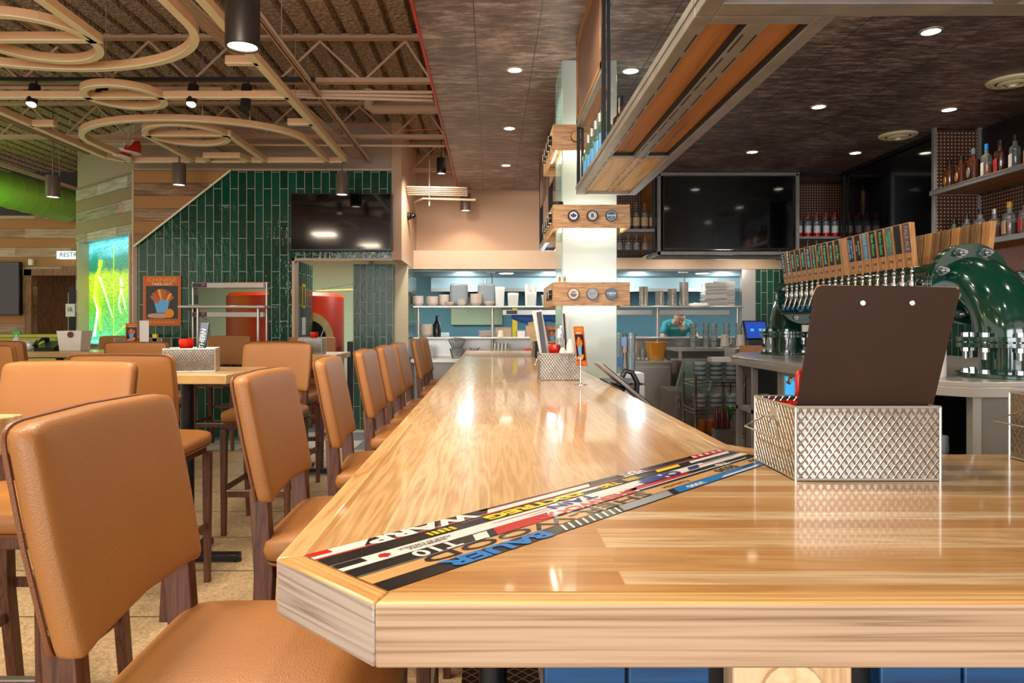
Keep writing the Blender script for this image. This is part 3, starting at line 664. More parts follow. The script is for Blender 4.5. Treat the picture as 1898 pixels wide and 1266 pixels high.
place_stool(-4.05, 6.1, PI/2, 'tan stool partly hidden behind the left caddy stool', G2)
place_stool(-6.2, 10.3, -PI/2, 'tan chair back in front of the corridor opening', G2)

def table(x0, y0, x1, y1, label, cols):
    t = thing('high_table', label, 'table', ((x0+x1)/2, (y0+y1)/2, 0), 0, 'butcher block high tables')
    MB().box(x0, y0, 1.05, x1, y1, 1.10).build('table_top', 'table_top', t, bev=.004)
    for cx, cy in cols:
        MB().box(cx-.2, cy-.2, 1.035, cx+.2, cy+.2, 1.05).build('mounting_plate', 'black_metal', t)
        MB().cyl((cx, cy, .04), (cx, cy, 1.04), .036).build('pedestal', 'black_metal', t)
        MB().bar((cx-.30, cy, .03), (cx+.30, cy, .03), .07, .035).bar((cx, cy-.30, .03), (cx, cy+.30, .03), .07, .035).build('cross_foot', 'black_metal', t, bev=.006)
        for dx, dy in ((.29,0),(-.29,0),(0,.29),(0,-.29)): MB().cyl((cx+dx, cy+dy, 0), (cx+dx, cy+dy, .015), .02).build('foot_pad', 'rubber', t)
table(-2.15, 1.42, -1.40, 2.13, 'pale wood high table nearest the camera, mostly behind the foreground stool', [(-1.78, 1.78)])
table(-2.10, 3.76, -1.40, 4.46, 'pale wood high table holding the caddy with the dark bottle sleeve', [(-1.75, 4.11)])
table(-2.10, 6.20, -1.35, 6.85, 'pale wood high table in front of the doorway', [(-1.72, 6.52)])
table(-4.75, 6.75, -2.90, 7.45, 'long pale wood high table before the lit mural', [(-4.3, 7.1), (-3.3, 7.1)])
table(-4.30, 3.75, -3.22, 4.45, 'pale wood high table at the left edge with a ketchup caddy', [(-3.9, 4.1)])

# ------------------------------------------------------------------ galvanised caddies
def caddy(x, y, z, w_, d, h, rz, label, cat='caddy', bail=True):
    t = thing('metal_caddy', label, cat, (x, y, z), 0, 'embossed metal caddies')
    m = Matrix.Translation((x, y, z)) @ Matrix.Rotation(rz, 4, 'Z')
    a, b = w_/2, d/2; k = .003
    mb = MB(m)
    mb.box(-a, -b, 0, a, -b+k, h).box(-a, b-k, 0, a, b, h).box(-a, -b, 0, -a+k, b, h).box(a-k, -b, 0, a, b, h).box(-a, -b, 0, a, b, k)
    o = mb.build('caddy_box', 'galvanised', t, smooth=False)
    mb = MB(m).tube([(-a, -b, h), (a, -b, h), (a, b, h), (-a, b, h)], .0035, 6, True).tube([(-a, -b, .004), (a, -b, .004), (a, b, .004), (-a, b, .004)], .003, 6, True)
    for sx in (-1, 1):
        for sy in (-1, 1): mb.cyl((sx*a, sy*b, 0), (sx*a, sy*b, h), .003, n=6)
    mb.build('rim', 'stainless', t)
    MB(m).box(-.002, -b+.004, k, .002, b-.004, h*.85).build('divider', 'stainless', t)
    if bail:
        MB(m).tube([(-a-.002, 0, h*.8), (-a-.012, -.02, h*.78), (-a-.03, -.1, h*.55), (-a-.03, .1, h*.55), (-a-.012, .02, h*.78), (-a-.002, 0, h*.8)], .002, 6).build('bail_handle', 'stainless', t)
        MB(m).box(-a-.003, -.02, h*.74, -a, .02, h*.92).build('handle_plate', 'stainless', t)
    return t
def ketchup(x, y, z, label, s=1.0):
    t = thing('sauce_cup', label, 'sauce cup', (x, y, z), 0, 'red sauce cups in the caddies')
    n = 20; vs = []
    prof = [(.020, 0), (.032, .012), (.036, .035), (.034, .055), (.030, .055), (.032, .035), (.020, .015), (.004, .012)]
    mb = MB()
    for r_, z_ in prof:
        for i in range(n): a = 2*PI*i/n; q = r_*s*(1+.07*math.cos(5*a)); mb.v.append(Vector((x+q*math.cos(a), y+q*math.sin(a), z+z_*s)))
    mb.f = [(j*n+i, j*n+(i+1)%n, (j+1)*n+(i+1)%n, (j+1)*n+i) for j in range(len(prof)-1) for i in range(n)] + [tuple(range(n-1,-1,-1)), tuple(range((len(prof)-1)*n, len(prof)*n))]
    mb.build('cup', 'red_plastic', t); return t
def menu_face(par, m, w_, h):
    """printed take-out menu: border, title, food and box, in plane x right y up"""
    o = MB(m).box(-w_/2, -h/2, 0, w_/2, h/2, .002).build('menu_card', 'k_orange', par, smooth=False)
    MB(m).box(-w_*.42, -h*.36, .002, w_*.42, h*.30, .0025).build('photo_panel', 'k_black', o, smooth=False)
    lettering('CHINESE', h*.115, 'k_gold', m @ Matrix.Translation((0, h*.42, .0026)), o, sx=w_/h*1.7, ext=.0003)
    lettering('TAKE-OUT', h*.075, 'k_white', m @ Matrix.Translation((0, h*.335, .0028)), o, sx=w_/h*1.5, ext=.0003)
    lettering('BLOOR & DIXON', h*.06, 'k_gold', m @ Matrix.Translation((0, -h*.43, .0026)), o, sx=w_/h*1.4, ext=.0003)
    rr = random.Random(3)
    for i in range(9):
        a = math.radians(35 + i*13.5); p0 = Vector((0, -h*.12, 0)); p1 = p0 + Vector((math.cos(a)*w_*.36, math.sin(a)*h*.36, 0))
        MB(m).bar(tuple(p0.lerp(p1, .35))[:2] + (.004+i*.0003,), tuple(p1)[:2] + (.004+i*.0003,), w_*.075, .002).build('skewer', ['k_orange', 'k_gold', 'k_red', 'brown_box'][i % 4], o, bev=w_*.01)
    MB(m).add([(-w_*.2, -h*.02, .007), (w_*.2, -h*.02, .007), (w_*.13, -h*.24, .007), (-w_*.13, -h*.24, .007), (-w_*.1, h*.02, .007), (w_*.1, h*.02, .007)], [(0,3,2,1,5,4)]).build('food_box', 'k_sky', o, smooth=False)
    MB(m).cyl((w_*.2, -h*.25, .003), (w_*.2, -h*.25, .008), w_*.12, n=20).build('orange_bowl', 'orange_food', o)
    MB(m).sq((-w_*.08, -h*.3, .005), (w_*.3, h*.05, .003), .8, .8).build('hand_print', 'skin', o)
    return o
# caddy 1 : foreground with clipboard
caddy(.789, 1.605, ZT, .302, .23, .155, 0, 'large embossed metal caddy in the foreground holding the brown menu board')
t = thing('menu_board', 'brown menu board with two rivets standing in the foreground caddy', 'menu board', (.80, 1.55, 1.06))
TL, TR, BR, BL = Vector((.689, 1.515, 1.4515)), Vector((.999, 1.515, 1.447)), Vector((.925, 1.545, 1.06)), Vector((.645, 1.545, 1.075))
nrm = (TR-TL).cross(BL-TL).normalized()*-.004
def lerp4(u, v): return TL.lerp(TR, u).lerp(BL.lerp(BR, u), v)
outl = [lerp4(u, v) for u, v in ((.0, .035), (.012, .01), (.04, 0), (.5, -.004), (.96, 0), (.988, .012), (1, .04), (1, 1), (0, 1))]
n = len(outl); MB().add(outl + [p+nrm for p in outl], [tuple(range(n)), tuple(range(2*n-1, n-1, -1))] + [(i, n+i, n+(i+1)%n, (i+1)%n) for i in range(n)]).build('board', 'clip_brown', t, bev=.001)
MB().bar(lerp4(0, .05), lerp4(.03, -.0), .006, .006).bar(lerp4(.97, .0), lerp4(1.0, .06), .006, .007).bar(lerp4(.03, 0), lerp4(.97, 0), .0045, .002).build('worn_edge', 'worn_tan', t)
for u in (.34, .68):
    p = lerp4(u, .095 if u < .5 else .09)
    MB().cyl(p+Vector((0, -.003, 0)), p+Vector((0, -.0075, 0)), .0062, n=20).build('rivet', 'bolt_steel', t, bev=.001)
ketchup(.69, 1.65, 1.128, 'red sauce cup inside the foreground caddy, left of the board', 1.1)
t = thing('red_spoon_rest', 'red rounded grip leaning behind the brown menu board', 'utensil', (.72, 1.66, 1.14)); MB().sq((.708, 1.62, 1.232), (.016, .008, .034), .6, .8).build('grip', 'red_plastic', t); MB().cyl((.712, 1.62, 1.06), (.71, 1.62, 1.21), .005).build('handle', 'red_plastic', t)
caddy(1.43, 1.87, ZT, .302, .23, .155, 0, 'embossed metal caddy at the right edge of the bar', bail=True) if False else caddy(1.425, 1.665, ZT, .302, .17, .162, 0, 'embossed metal caddy at the right edge of the bar')
# caddy 2 : on the long bar in front of the column
caddy(.405, 4.27, ZT, .235, .22, .155, 0, 'embossed metal caddy on the bar in front of the column')
ketchup(.375, 4.24, 1.19, 'red sauce cup on top of the caddy before the column')
def slim(name, label, cat, p0, p1, w_, mat, thick=.003, grp=None, x2=None):
    o = MB().bar(p0, p1, w_, thick, up=(0,-1,0)).build(name, mat, None, bev=.0008); tag(o, label, cat, grp); return o
slim('menu_card', 'black narrow menu leaning left in the caddy before the column', 'menu', (.335, 4.22, 1.06), (.285, 4.24, 1.44), .03, 'k_black')
slim('menu_card', 'pale paper menu leaning behind the black menu at the column caddy', 'menu', (.345, 4.26, 1.06), (.275, 4.27, 1.45), .06, 'paper')
slim('serving_tongs', 'black looped tongs standing in the caddy before the column', 'tongs', (.46, 4.27, 1.06), (.435, 4.25, 1.43), .012, 'k_black', .006)
slim('serving_tongs', 'steel tongs with white arm standing in the column caddy', 'tongs', (.465, 4.30, 1.06), (.455, 4.28, 1.42), .02, 'k_white', .006)
for i, (dx, hh) in enumerate(((0, 1.34), (.012, 1.36), (.024, 1.33))):
    t = thing('fork', ['leftmost steel fork wrapped in a napkin in the column caddy', 'middle steel fork among three in the column caddy', 'rightmost steel fork of three in the column caddy'][i], 'fork', (.41+dx, 4.28, 1.06), 0, 'forks in the column caddy')
    MB().bar((.41+dx, 4.28, 1.06), (.408+dx, 4.27, hh-.05), .006, .002, up=(0,1,0)).build('handle', 'chrome', t)
    mb = MB().bar((.408+dx, 4.27, hh-.05), (.408+dx, 4.27, hh-.03), .016, .002, up=(0,1,0))
    for q in range(4): mb.bar((.402+dx+q*.004, 4.27, hh-.03), (.402+dx+q*.004, 4.27, hh), .0018, .0015, up=(0,1,0))
    mb.build('tines', 'chrome', t)
for i, (x, z, r_, h_) in enumerate(((.425, 1.06, .026, .17), (.47, 1.06, .03, .22))):
    mb = MB(); n = 14; pr = [(.4, 0), (.9, .2), (1, .6), (.75, .85), (.35, 1)]
    rr = random.Random(i)
    for a, b in pr:
        for q in range(n): tt = 2*PI*q/n; k = a*r_*(1+.12*rr.uniform(-1, 1)); mb.v.append(Vector((x+k*math.cos(tt), 4.21+k*math.sin(tt), z+b*h_)))
    mb.f = [(j*n+q, j*n+(q+1)%n, (j+1)*n+(q+1)%n, (j+1)*n+q) for j in range(4) for q in range(n)] + [tuple(range(n-1,-1,-1)), tuple(range(4*n, 5*n))]
    tag(mb.build('napkin', 'paper', None), ['short white napkin roll left in the column caddy', 'tall white napkin roll right in the column caddy'][i], 'napkin', 'napkin rolls in the column caddy')
# take-out menu on a stand
t = thing('menu_stand', 'take out menu clipped on a thin metal stand beside the column caddy', 'menu stand', (.485, 3.86, ZT))
MB().lathe([(.035, 0), (.035, .003), (.006, .006), (.004, .02), (.004, .15), (0.0, .15)], (.485, 3.86, ZT), 20).build('stand', 'chrome', t)
m = frame((.485, 3.86, 1.248), (math.cos(math.radians(58)), -math.sin(math.radians(58)), .02), (-.10, 0, 1))
menu_face(t, m, .085, .215)
# caddy 3 : far along the bar
caddy(.56, 7.10, ZT, .30, .22, .16, 0, 'embossed metal caddy far along the bar with menus and skewers')
for i, (x, z1, mt) in enumerate(((.46, 1.38, 'pine_pale'), (.435, 1.39, 'pine_pale'), (.475, 1.37, 'black_metal'), (.50, 1.39, 'pine_pale'))):
    slim('menu_card', ['leftmost tan menu in the far bar caddy', 'second tan menu in the far bar caddy', 'dark menu in the far bar caddy', 'right tan menu in the far bar caddy'][i], 'menu', (x+.03, 7.05+.01*i, 1.06), (x-.02, 7.05+.01*i, z1), .10 if mt != 'black_metal' else .03, mt, grp='menus in the far bar caddy')
t = thing('menu_card', 'small red take out menu in the far bar caddy', 'menu', (.58, 6.98, 1.12)); menu_face(t, frame((.60, 6.98, 1.25), (1, .1, 0), (0, 0, 1)), .12, .20)
tag(MB().lathe([(.03, 0), (.03, .10), (.012, .13), (.01, .16), (0, .16)], (.54, 7.0, 1.12), 16).build('mustard_bottle', 'yellow_plastic'), 'yellow mustard bottle top in the far bar caddy', 'bottle')
tag(MB().box(.43, 6.93, ZT, .47, 6.99, 1.20).build('card_reader', 'black_metal', bev=.006), 'small black card reader left of the far bar caddy', 'card reader')
# caddies on tables
caddy(-1.70, 4.05, 1.10, .27, .2, .13, .25, 'embossed metal caddy on the high table with the dark bottle sleeve')
ketchup(-1.71, 4.0, 1.225, 'red sauce cup on the high table caddy', 1.1)
t = thing('bottle_sleeve', 'dark sleeve with white lettering leaning in the high table caddy', 'sleeve', (-1.66, 4.03, 1.12))
m = frame((-1.635, 4.03, 1.25), (.98, .1, -.15), (.15, 0, 1)); o = MB(m).box(-.024, -.13, -.006, .024, .13, .006).build('sleeve', 'k_black', t, bev=.003)
lettering('SOUTHERN', .036, 'k_white', m @ Matrix.Translation((0, .0, .0065)) @ Matrix.Rotation(PI/2, 4, 'Z'), o)
caddy(-1.62, 6.45, 1.10, .21, .17, .14, 0, 'embossed metal caddy on the high table in front of the doorway')
ketchup(-1.59, 6.4, 1.24, 'red sauce cup on the doorway table caddy')
slim('skewer_stick', 'thin dark stick leaning out of the doorway table caddy', 'stick', (-1.56, 6.45, 1.2), (-1.49, 6.45, 1.38), .008, 'k_black', .006)
caddy(-3.62, 4.22, 1.10, .30, .22, .155, 0, 'embossed metal caddy at the left edge holding yellow and red bottles')
for i, (x, mt, lab) in enumerate(((-3.02+.0, 'yellow_plastic', 'yellow sauce bottle lying in the left edge caddy'), (-2.98, 'red_plastic', 'red sauce bottle curving over the left edge caddy'))):
    x -= .08
    MBo = MB().tube([(x-.5+.02*i, 4.26+.05*i, 1.18), (x-.46, 4.26+.05*i, 1.27+.02*i), (x-.42, 4.26+.05*i, 1.28+.02*i), (x-.38+.02*i, 4.26+.05*i, 1.24)], .022, 10); tag(MBo.build('sauce_bottle', mt), lab, 'bottle')
slim('drinking_straws', 'pale and cyan straws sticking up from the left edge caddy', 'straws', (-2.66-.6, 4.3, 1.24), (-2.62-.6, 4.3, 1.42), .02, 'k_sky', .01)
caddy(-3.42, 7.0, 1.10, .46, .2, .13, 0, 'embossed metal caddy on the long table below the poster')
t = thing('menu_card', 'small red take out menu standing in the long table caddy', 'menu', (-3.42, 6.9, 1.15)); menu_face(t, frame((-3.47, 6.88, 1.275), (1, 0, 0), (0, 0, 1)), .12, .2)
tag(MB().box(-3.40, 6.89, 1.16, -3.31, 6.893, 1.40).build('price_list', 'paper'), 'white price list card beside the small red menu', 'menu')
tag(MB().box(-3.28, 6.9, 1.2, -3.24, 6.94, 1.27).build('sweetener_packet', 'yellow_plastic'), 'yellow packet at the right end of the long table caddy', 'packet')
t = thing('storage_bucket', 'white plastic bucket with oval label on the long table', 'bucket', (-4.15, 7.1, 1.10))
o = MB().add([(-4.15+sx*a, 7.1+sy*a*.8, z) for z, a in ((1.10, .105), (1.30, .125)) for sx, sy in ((-1,-1),(1,-1),(1,1),(-1,1))], [(3,2,1,0),(0,1,5,4),(1,2,6,5),(2,3,7,6),(3,0,4,7)]).build('bucket', 'white_plastic', t, bev=.006)
MB().cyl((-4.13, 6.995, 1.262), (-4.13, 6.99, 1.262), .03, n=20).build('oval_label', 'k_maroon', t)
t = thing('desk_phone', 'dark desk telephone beside the white bucket on the long table', 'telephone', (-4.40, 7.1, 1.10))
MB().add([(-4.5,7.0,1.10),(-4.3,7.0,1.10),(-4.3,7.2,1.10),(-4.5,7.2,1.10),(-4.5,7.0,1.13),(-4.3,7.0,1.13),(-4.3,7.2,1.20),(-4.5,7.2,1.20)], [(3,2,1,0),(4,5,6,7),(0,1,5,4),(1,2,6,5),(2,3,7,6),(3,0,4,7)]).build('base', 'dark_steel', t, bev=.006)
MB().tube([(-4.48, 7.0, 1.15), (-4.48, 7.03, 1.19), (-4.48, 7.12, 1.22), (-4.48, 7.19, 1.21)], [.026, .016, .016, .026], 10).build('handset', 'k_black', t)
t = thing('spray_bottle', 'clear spray bottle with green nozzle left of the telephone', 'spray bottle', (-4.66, 7.0, 1.10))
MB().lathe([(.035, 0), (.038, .02), (.038, .1), (.015, .15), (.013, .17), (0, .17)], (-4.66, 7.0, 1.10), 16).build('bottle', 'frost_plastic', t)
MB().box(-4.70, 6.985, 1.265, -4.62, 7.015, 1.30).bar((-4.66, 7.0, 1.27), (-4.70, 7.0, 1.23), .012, .008).build('trigger', 'k_green', t, bev=.004)
tag(MB().sq((-4.56, 7.02, 1.155), (.055, .05, .055), .8, .8, fn=lambda a, b, c: (a*(1+.1*math.sin(9*c)), b, c*(1+.1*math.sin(6*a)))).build('plastic_bag', 'frost_plastic'), 'crumpled clear plastic bag of cups beside the spray bottle', 'plastic bag')
# ------------------------------------------------------------------ overhead : court outline, joists, pipes
t = thing('court_frame', 'pale hanging frame outlining a basketball court below the roof', 'ceiling decoration', (-2.92, 5.7, 3.17))
ZC = 3.17; CW, CH_ = .052, .05
X0, X1, Y0, Y1 = -4.20, -1.62, 3.4, 8.0
def strip(pts, name='frame_bar', closed=False, w_=CW):
    o = MB().strip([(x, y, ZC) for x, y in pts], w_, .006, closed).build(name, 'rink_face', t, smooth=False)
    MB().strip([(x, y, ZC+.006) for x, y in pts], w_, CH_, closed).build('bar_core', 'rink_wood', o, smooth=False)
strip([(X1, 2.2), (X1, 7.82), (X1-.02, 7.98)], 'side_line'); strip([(X0, 2.2), (X0, 7.75), (X0+.12, 7.98)], 'side_line'); strip([(X0+.10, 7.96), (X1, 7.96)], 'end_line')
strip([(X0, 5.70), (X1, 5.70)], 'half_line')
def circ(cx, cy, rx, ry, a0=0, a1=360, n=40): return [(cx+rx*math.cos(math.radians(a0+(a1-a0)*i/n)), cy+ry*math.sin(math.radians(a0+(a1-a0)*i/n))) for i in range(n+(a1-a0 != 360))]
strip(circ(-2.93, 5.7, .29, .29), 'centre_circle', True)
for s_, yc in ((1, 7.96), (-1, 3.44)):
    yy = lambda d: yc - s_*d
    strip([(-2.52, yc), (-2.52, yy(1.11)), (-3.32, yy(1.11)), (-3.32, yc)], 'key_line')
    strip(circ(-2.92, yy(1.11), .37, .37), 'key_circle', True)
    strip([(-4.00, yc)] + [(-2.915-1.085*math.cos(math.radians(a)), yy(.85)-s_*.78*math.sin(math.radians(a))) for a in range(0, 181, 6)] + [(-1.83, yc)], 'arc_line')
    strip([(-3.15, yc), (-3.10, yy(.22)), (-2.74, yy(.22)), (-2.69, yc)], 'backboard_line')
for y in (4.95, 6.46): strip([(X1, y), (X1-.22, y)], 'hash_mark')
for y in (4.9, 6.5): strip([(X0, y), (X0+.22, y)], 'hash_mark')
for x, y in ((-1.62, 4.45), (-1.62, 5.9), (-1.62, 7.3), (-2.93, 5.42), (-2.55, 6.3), (-2.92, 4.2), (-2.92, 7.2), (-4.2, 5.0), (-4.2, 6.9), (-3.7, 3.9), (-3.35, 4.0), (-3.9, 6.6), (-2.2, 6.5), (-2.6, 7.9), (-4.0, 7.9)):
    MB().cyl((x, y, ZC+.05), (x, y, 3.80), .0028, n=6).cyl((x, y, ZC+.05), (x, y, ZC+.09), .008, n=8).build('hanging_cable', 'wire', t)
# red shoes hanging by their laces from the court frame
def shoe(loc, rz, label, tip):
    r = thing('high_top_shoe', label, 'shoe', loc, rz, 'red shoes hanging from the court frame')
    m = wm(r)
    up = MB(m); n = 14
    secs = [(-.10, .034, .02, .035), (-.05, .040, .02, .05), (.02, .036, .02, .10), (.06, .032, .02, .155), (.10, .030, .02, .16), (.12, .02, .02, .15)]
    vs = []
    for x, hw, z0, z1 in secs:
        for q in range(n):
            a = 2*PI*q/n; vs.append((x, hw*math.cos(a), (z0+z1)/2 + (z1-z0)/2*math.sin(a)))
    up.add(vs, [(j*n+q, (j+1)*n+q, (j+1)*n+(q+1)%n, j*n+(q+1)%n) for j in range(len(secs)-1) for q in range(n)] + [tuple(range(n)), tuple(range(6*n-1, 5*n-1, -1))])
    o = up.build('upper', 'red_plastic', r)
    MB(m).sq((.0, 0, .012), (.125, .04, .014), .4, .7).build('sole', 'white_plastic', r)
    MB(m).sq((-.10, 0, .03), (.03, .03, .018), .8, .8).build('toe_cap', 'white_plastic', r)
    mb = MB(m)
    for q in range(5): z = .065+q*.022; x = -.035+q*.016; mb.bar((x, -.025, z), (x+.006, .025, z+.004), .005, .004)
    mb.tube([(.04, 0, .15), (.03, .01, .17), (.02, 0, .19)], .003, 6).build('laces', 'paper', r)
    if tip: r.rotation_euler = (0, math.radians(tip), rz)
    return r
shoe((-3.93, 7.76, 3.225), 1.1, 'red high top shoe hanging higher, toe to the left', 0)
shoe((-3.985, 7.70, 3.165), 1.3, 'red high top shoe hanging lower left of its pair', 0)
tag(MB().tube([(-3.94, 7.8, 3.40), (-3.95, 7.78, 3.44), (-3.96, 7.76, 3.38)], .003, 6).build('shoe_lace', 'paper'), 'white lace holding the red shoes to the court frame', 'lace')
# open web joists
for i, y in enumerate((4.2, 6.0, 7.8, 9.5)):
    x0, x1 = (-9, -.50) if y < 8.5 else (-1.08, -.50)
    j = thing('steel_joist', ['nearest open web roof joist crossing above the court frame', 'roof joist crossing above the centre circle', 'roof joist just before the green tile wall', 'short roof joist deep in the recess over the pass'][i], 'roof joist', ((x0+x1)/2, y, 3.38), 0, 'steel roof joists')
    for zz, nm in ((3.40, 'bottom_chord'), (3.77, 'top_chord')):
        MB().box(x0, y-.035, zz-.004, x1, y-.004, zz+.004).box(x0, y+.004, zz-.004, x1, y+.035, zz+.004).box(x0, y-.012, zz, x1, y-.006, zz+.04).box(x0, y+.006, zz, x1, y+.012, zz+.04).build(nm, 'beige_wall', j)
    mb = MB(); x = x0; up = False
    while x < x1-.05:
        xn = min(x+.36, x1); mb.cyl((x, y, 3.75 if up else 3.41), (xn, y, 3.41 if up else 3.75), .011, n=6); up = not up; x = xn
    mb.build('web', 'beige_wall', j)
# slotted channels running towards the kitchen
for i, (x, z, y0, y1) in enumerate(((-1.47, 3.30, 2.5, 8.55), (-3.05, 3.33, 2.5, 8.5), (-4.75, 3.36, 3.0, 8.4), (-6.0, 3.3, 4.0, 11.0))):
    c = thing('slotted_channel', ['slotted steel channel right of the court frame running to the wall', 'slotted steel channel passing over the middle of the court frame', 'slotted steel channel left of the court frame, tinted green', 'slotted steel channel at the far left under the dark roof'][i], 'steel channel', (x, (y0+y1)/2, z), 0, 'slotted channels under the roof')
    MB().box(x-.021, y0, z, x-.018, y1, z+.042).box(x+.018, y0, z, x+.021, y1, z+.042).box(x-.021, y0, z+.039, x+.021, y1, z+.042).box(x-.021, y0, z, x-.009, y1, z+.003).box(x+.009, y0, z, x+.021, y1, z+.003).build('channel', 'beige_steel', c, smooth=False)
    mb = MB(); y = y0+.05
    while y < y1-.05: mb.box(x-.0215, y, z+.015, x-.0205, y+.03, z+.028); y += .06
    mb.build('slots', 'lamp_black', c, smooth=False)
    mb = MB(); y = y0+.8
    while y < y1: mb.cyl((x, y, z+.04), (x, y, 3.8), .004, n=6); y += 1.7
    mb.build('hanger_rod', 'wire', c)
# conduit bundles
rr = random.Random(5)
def pipe(path, r_, label, mat='beige_steel', grp='conduits under the roof', cat='conduit'):
    return tag(MB().tube(path, r_, 10).build('conduit', mat), label, cat, grp)
for k in range(3):
    pipe([(-2.2+.2*k, 6.08, 3.36-.025*k), (-.50, 6.08+.03*k, 3.345-.025*k)], .014, ['upper conduit of three above the hash mark near the red trim', 'middle conduit of three above the hash mark near the red trim', 'lower conduit of three above the hash mark near the red trim'][k])
pipe([(-4.6, 7.86, 3.36), (-.50, 7.86, 3.33)], .013, 'long thin conduit along the roof joist before the tile wall')
pipe([(-6.5, 6.1, 3.42), (-2.3, 6.1, 3.38)], .02, 'grey conduit running left above the track light')
pipe([(-1.27, 7.4, 3.80), (-1.27, 7.4, 3.62), (-1.22, 7.4, 3.60), (-.50, 7.4, 3.60)], .05, 'thick pale pipe stub near the red ceiling trim')
for k in range(5):
    y = 9.0+.03*k; pipe([(-1.07, y, 3.10-.018*k), (-.30, y, 3.085-.018*k)], .011, ['topmost', 'second', 'middle', 'fourth', 'lowest'][k] + ' of five stacked pale conduits in the recess over the pass', grp='stacked conduits over the pass')
pipe([(-1.04, 10.0, 2.78), (-1.00, 9.4, 2.98), (-.88, 9.2, 2.99), (-.2, 9.2, 2.97)], .016, 'bent pale pipe below the stacked conduits')
pipe([(-.80, 9.25, 2.9), (-.80, 9.25, 3.5)], .010, 'thin vertical pipe beside the stacked conduits')
pipe([(-3.4, 7.7, 3.50), (-2.2, 7.68, 3.46), (-1.9, 7.7, 3.43), (-1.3, 7.7, 3.53), (-.9, 7.7, 3.46), (-.5, 7.7, 3.48)], .005, 'orange cable looped along the roof by the red trim', 'k_orange', cat='cable')
# cable tray bundle beside court frame running away
mb = MB()
for k in range(9): mb.tube([(-2.30+.02*k, 2.6, 3.52+.01*rr.random()), (-2.02+.016*k, 5.2, 3.45+.01*rr.random()), (-1.78+.012*k, 7.2, 3.40), (-1.62+.012*k, 8.4, 3.34)], .006, 5)
o = tag(mb.build('cable_bundle', 'beige_steel'), 'bundle of pale cables running away beside the court frame', 'cable bundle'); o['kind'] = 'stuff'
tag(MB().box(-2.72, 6.03, 3.26, -2.50, 6.12, 3.36).build('junction_box', 'beige_steel', bev=.004), 'square pale junction box right of the centre circle', 'junction box')
# roof lighting track with heads
t = thing('light_track', 'black lighting track crossing above the court frame', 'light track', (-3.4, 5.75, 3.30))
MB().box(-5.2, 5.73, 3.325, -1.42, 5.77, 3.355).build('track', 'lamp_black', t)
for x, ln, on in ((-3.68, .12, 1), (-3.13, .05, 0), (-2.40, .12, 1), (-1.97, .16, 0)):
    MB().cyl((x+.01, 5.75, 3.33), (x+.01, 5.75, 3.27), .008).build('stem', 'lamp_black', t)
    h = MB().cyl((x, 5.75, 3.29), (x, 5.70, 3.29-ln-.04), .042).build('lamp_head', 'lamp_black', t)
    if on: MB().cyl((x, 5.70, 3.288-ln-.04), (x, 5.699, 3.286-ln-.04), .036).build('lamp_disc', 'lamp_disc', h)
# can pendants
def can(x, y, z, r_, h_, label, mat='lamp_grey', power=18, top=3.8, col=(1, .84, .66), upl=0):
    t = thing('can_pendant', label, 'pendant lamp', (x, y, z), 0, 'cylinder pendant lamps')
    MB().lathe([(r_*.86, .02), (r_*.86, .004), (r_*.93, 0), (r_, .004), (r_, h_-.004), (r_*.97, h_), (0, h_)], (x, y, z), 32).build('shade', mat, t)
    MB().cyl((x, y, z+.012), (x, y, z+.018), r_*.84, n=28).build('lamp_disc', 'lamp_disc', t)
    MB().cyl((x, y, z+h_), (x, y, top), .007, n=8).build('stem', mat, t)
    MB().cyl((x, y, top-.03), (x, y, top), .05).build('canopy', mat, t)
    if power: spot('pendant_light', (x, y, z-.005), power, col, 125, .5, .05)
    if upl: spot('added_roof_uplight', (x, y, z+h_+.02), upl, (1, .90, .76), 165, .6, .08, (PI, 0, 0))  # upward spot added to brighten the roof deck
can(-3.46, 7.9, 2.905, .073, .24, 'grey can pendant left, in front of the boards above the tile')
can(-1.69, 8.08, 2.83, .073, .24, 'grey can pendant over the wall screen in front of the tile')
can(-4.86, 7.9, 2.77, .075, .24, 'grey can pendant at the left by the green duct', col=(.8, .9, .55))
can(-.355, 9.95, 2.945, .073, .24, 'grey can pendant deep over the pass, left of the hanging shelf', top=3.3)
can(-1.36, 3.9, 2.88, .092, .30, 'large dark can pendant at the top, between frame and red trim', 'lamp_black', 70, upl=26)
can(-.62, 8.9, 3.24, .06, .2, 'dark can lamp tucked in the recess over the pass', 'lamp_black', 6)
can(-4.35, 3.75, 3.2, .07, .2, 'can lamp at the top left above the court frame', 'lamp_grey', 40)
can(-.85, 2.2, 2.68, .092, .30, 'added can pendant out of view over the first stools, lighting the roof', 'lamp_black', 40, upl=210)  # this and the next: added, unseen, to light the roof
can(-2.7, 2.2, 2.68, .092, .30, 'added can pendant out of view over the left tables, lighting the roof', 'lamp_black', 40, upl=130)
# green duct with its light
t = thing('round_duct', 'large round spiral duct lit green at the far left', 'duct', (-7.0, 9.8, 3.0))
D0, D1 = Vector((-7.55, 8.2, 3.43)), Vector((-6.60, 11.12, 3.20))
MB().cyl(D0, D1, .25, n=40, caps=False).build('duct_body', 'duct_green', t)
for k in range(15):
    p = D0.lerp(D1, (k+.5)/15); d = (D1-D0).normalized(); MB().cyl(p-d*.006, p+d*.006, .255, n=40).build('duct_ring', 'duct_green', t)
point('duct_light', (-6.6, 9.4, 2.75), 14, (.45, 1, .08), .1)
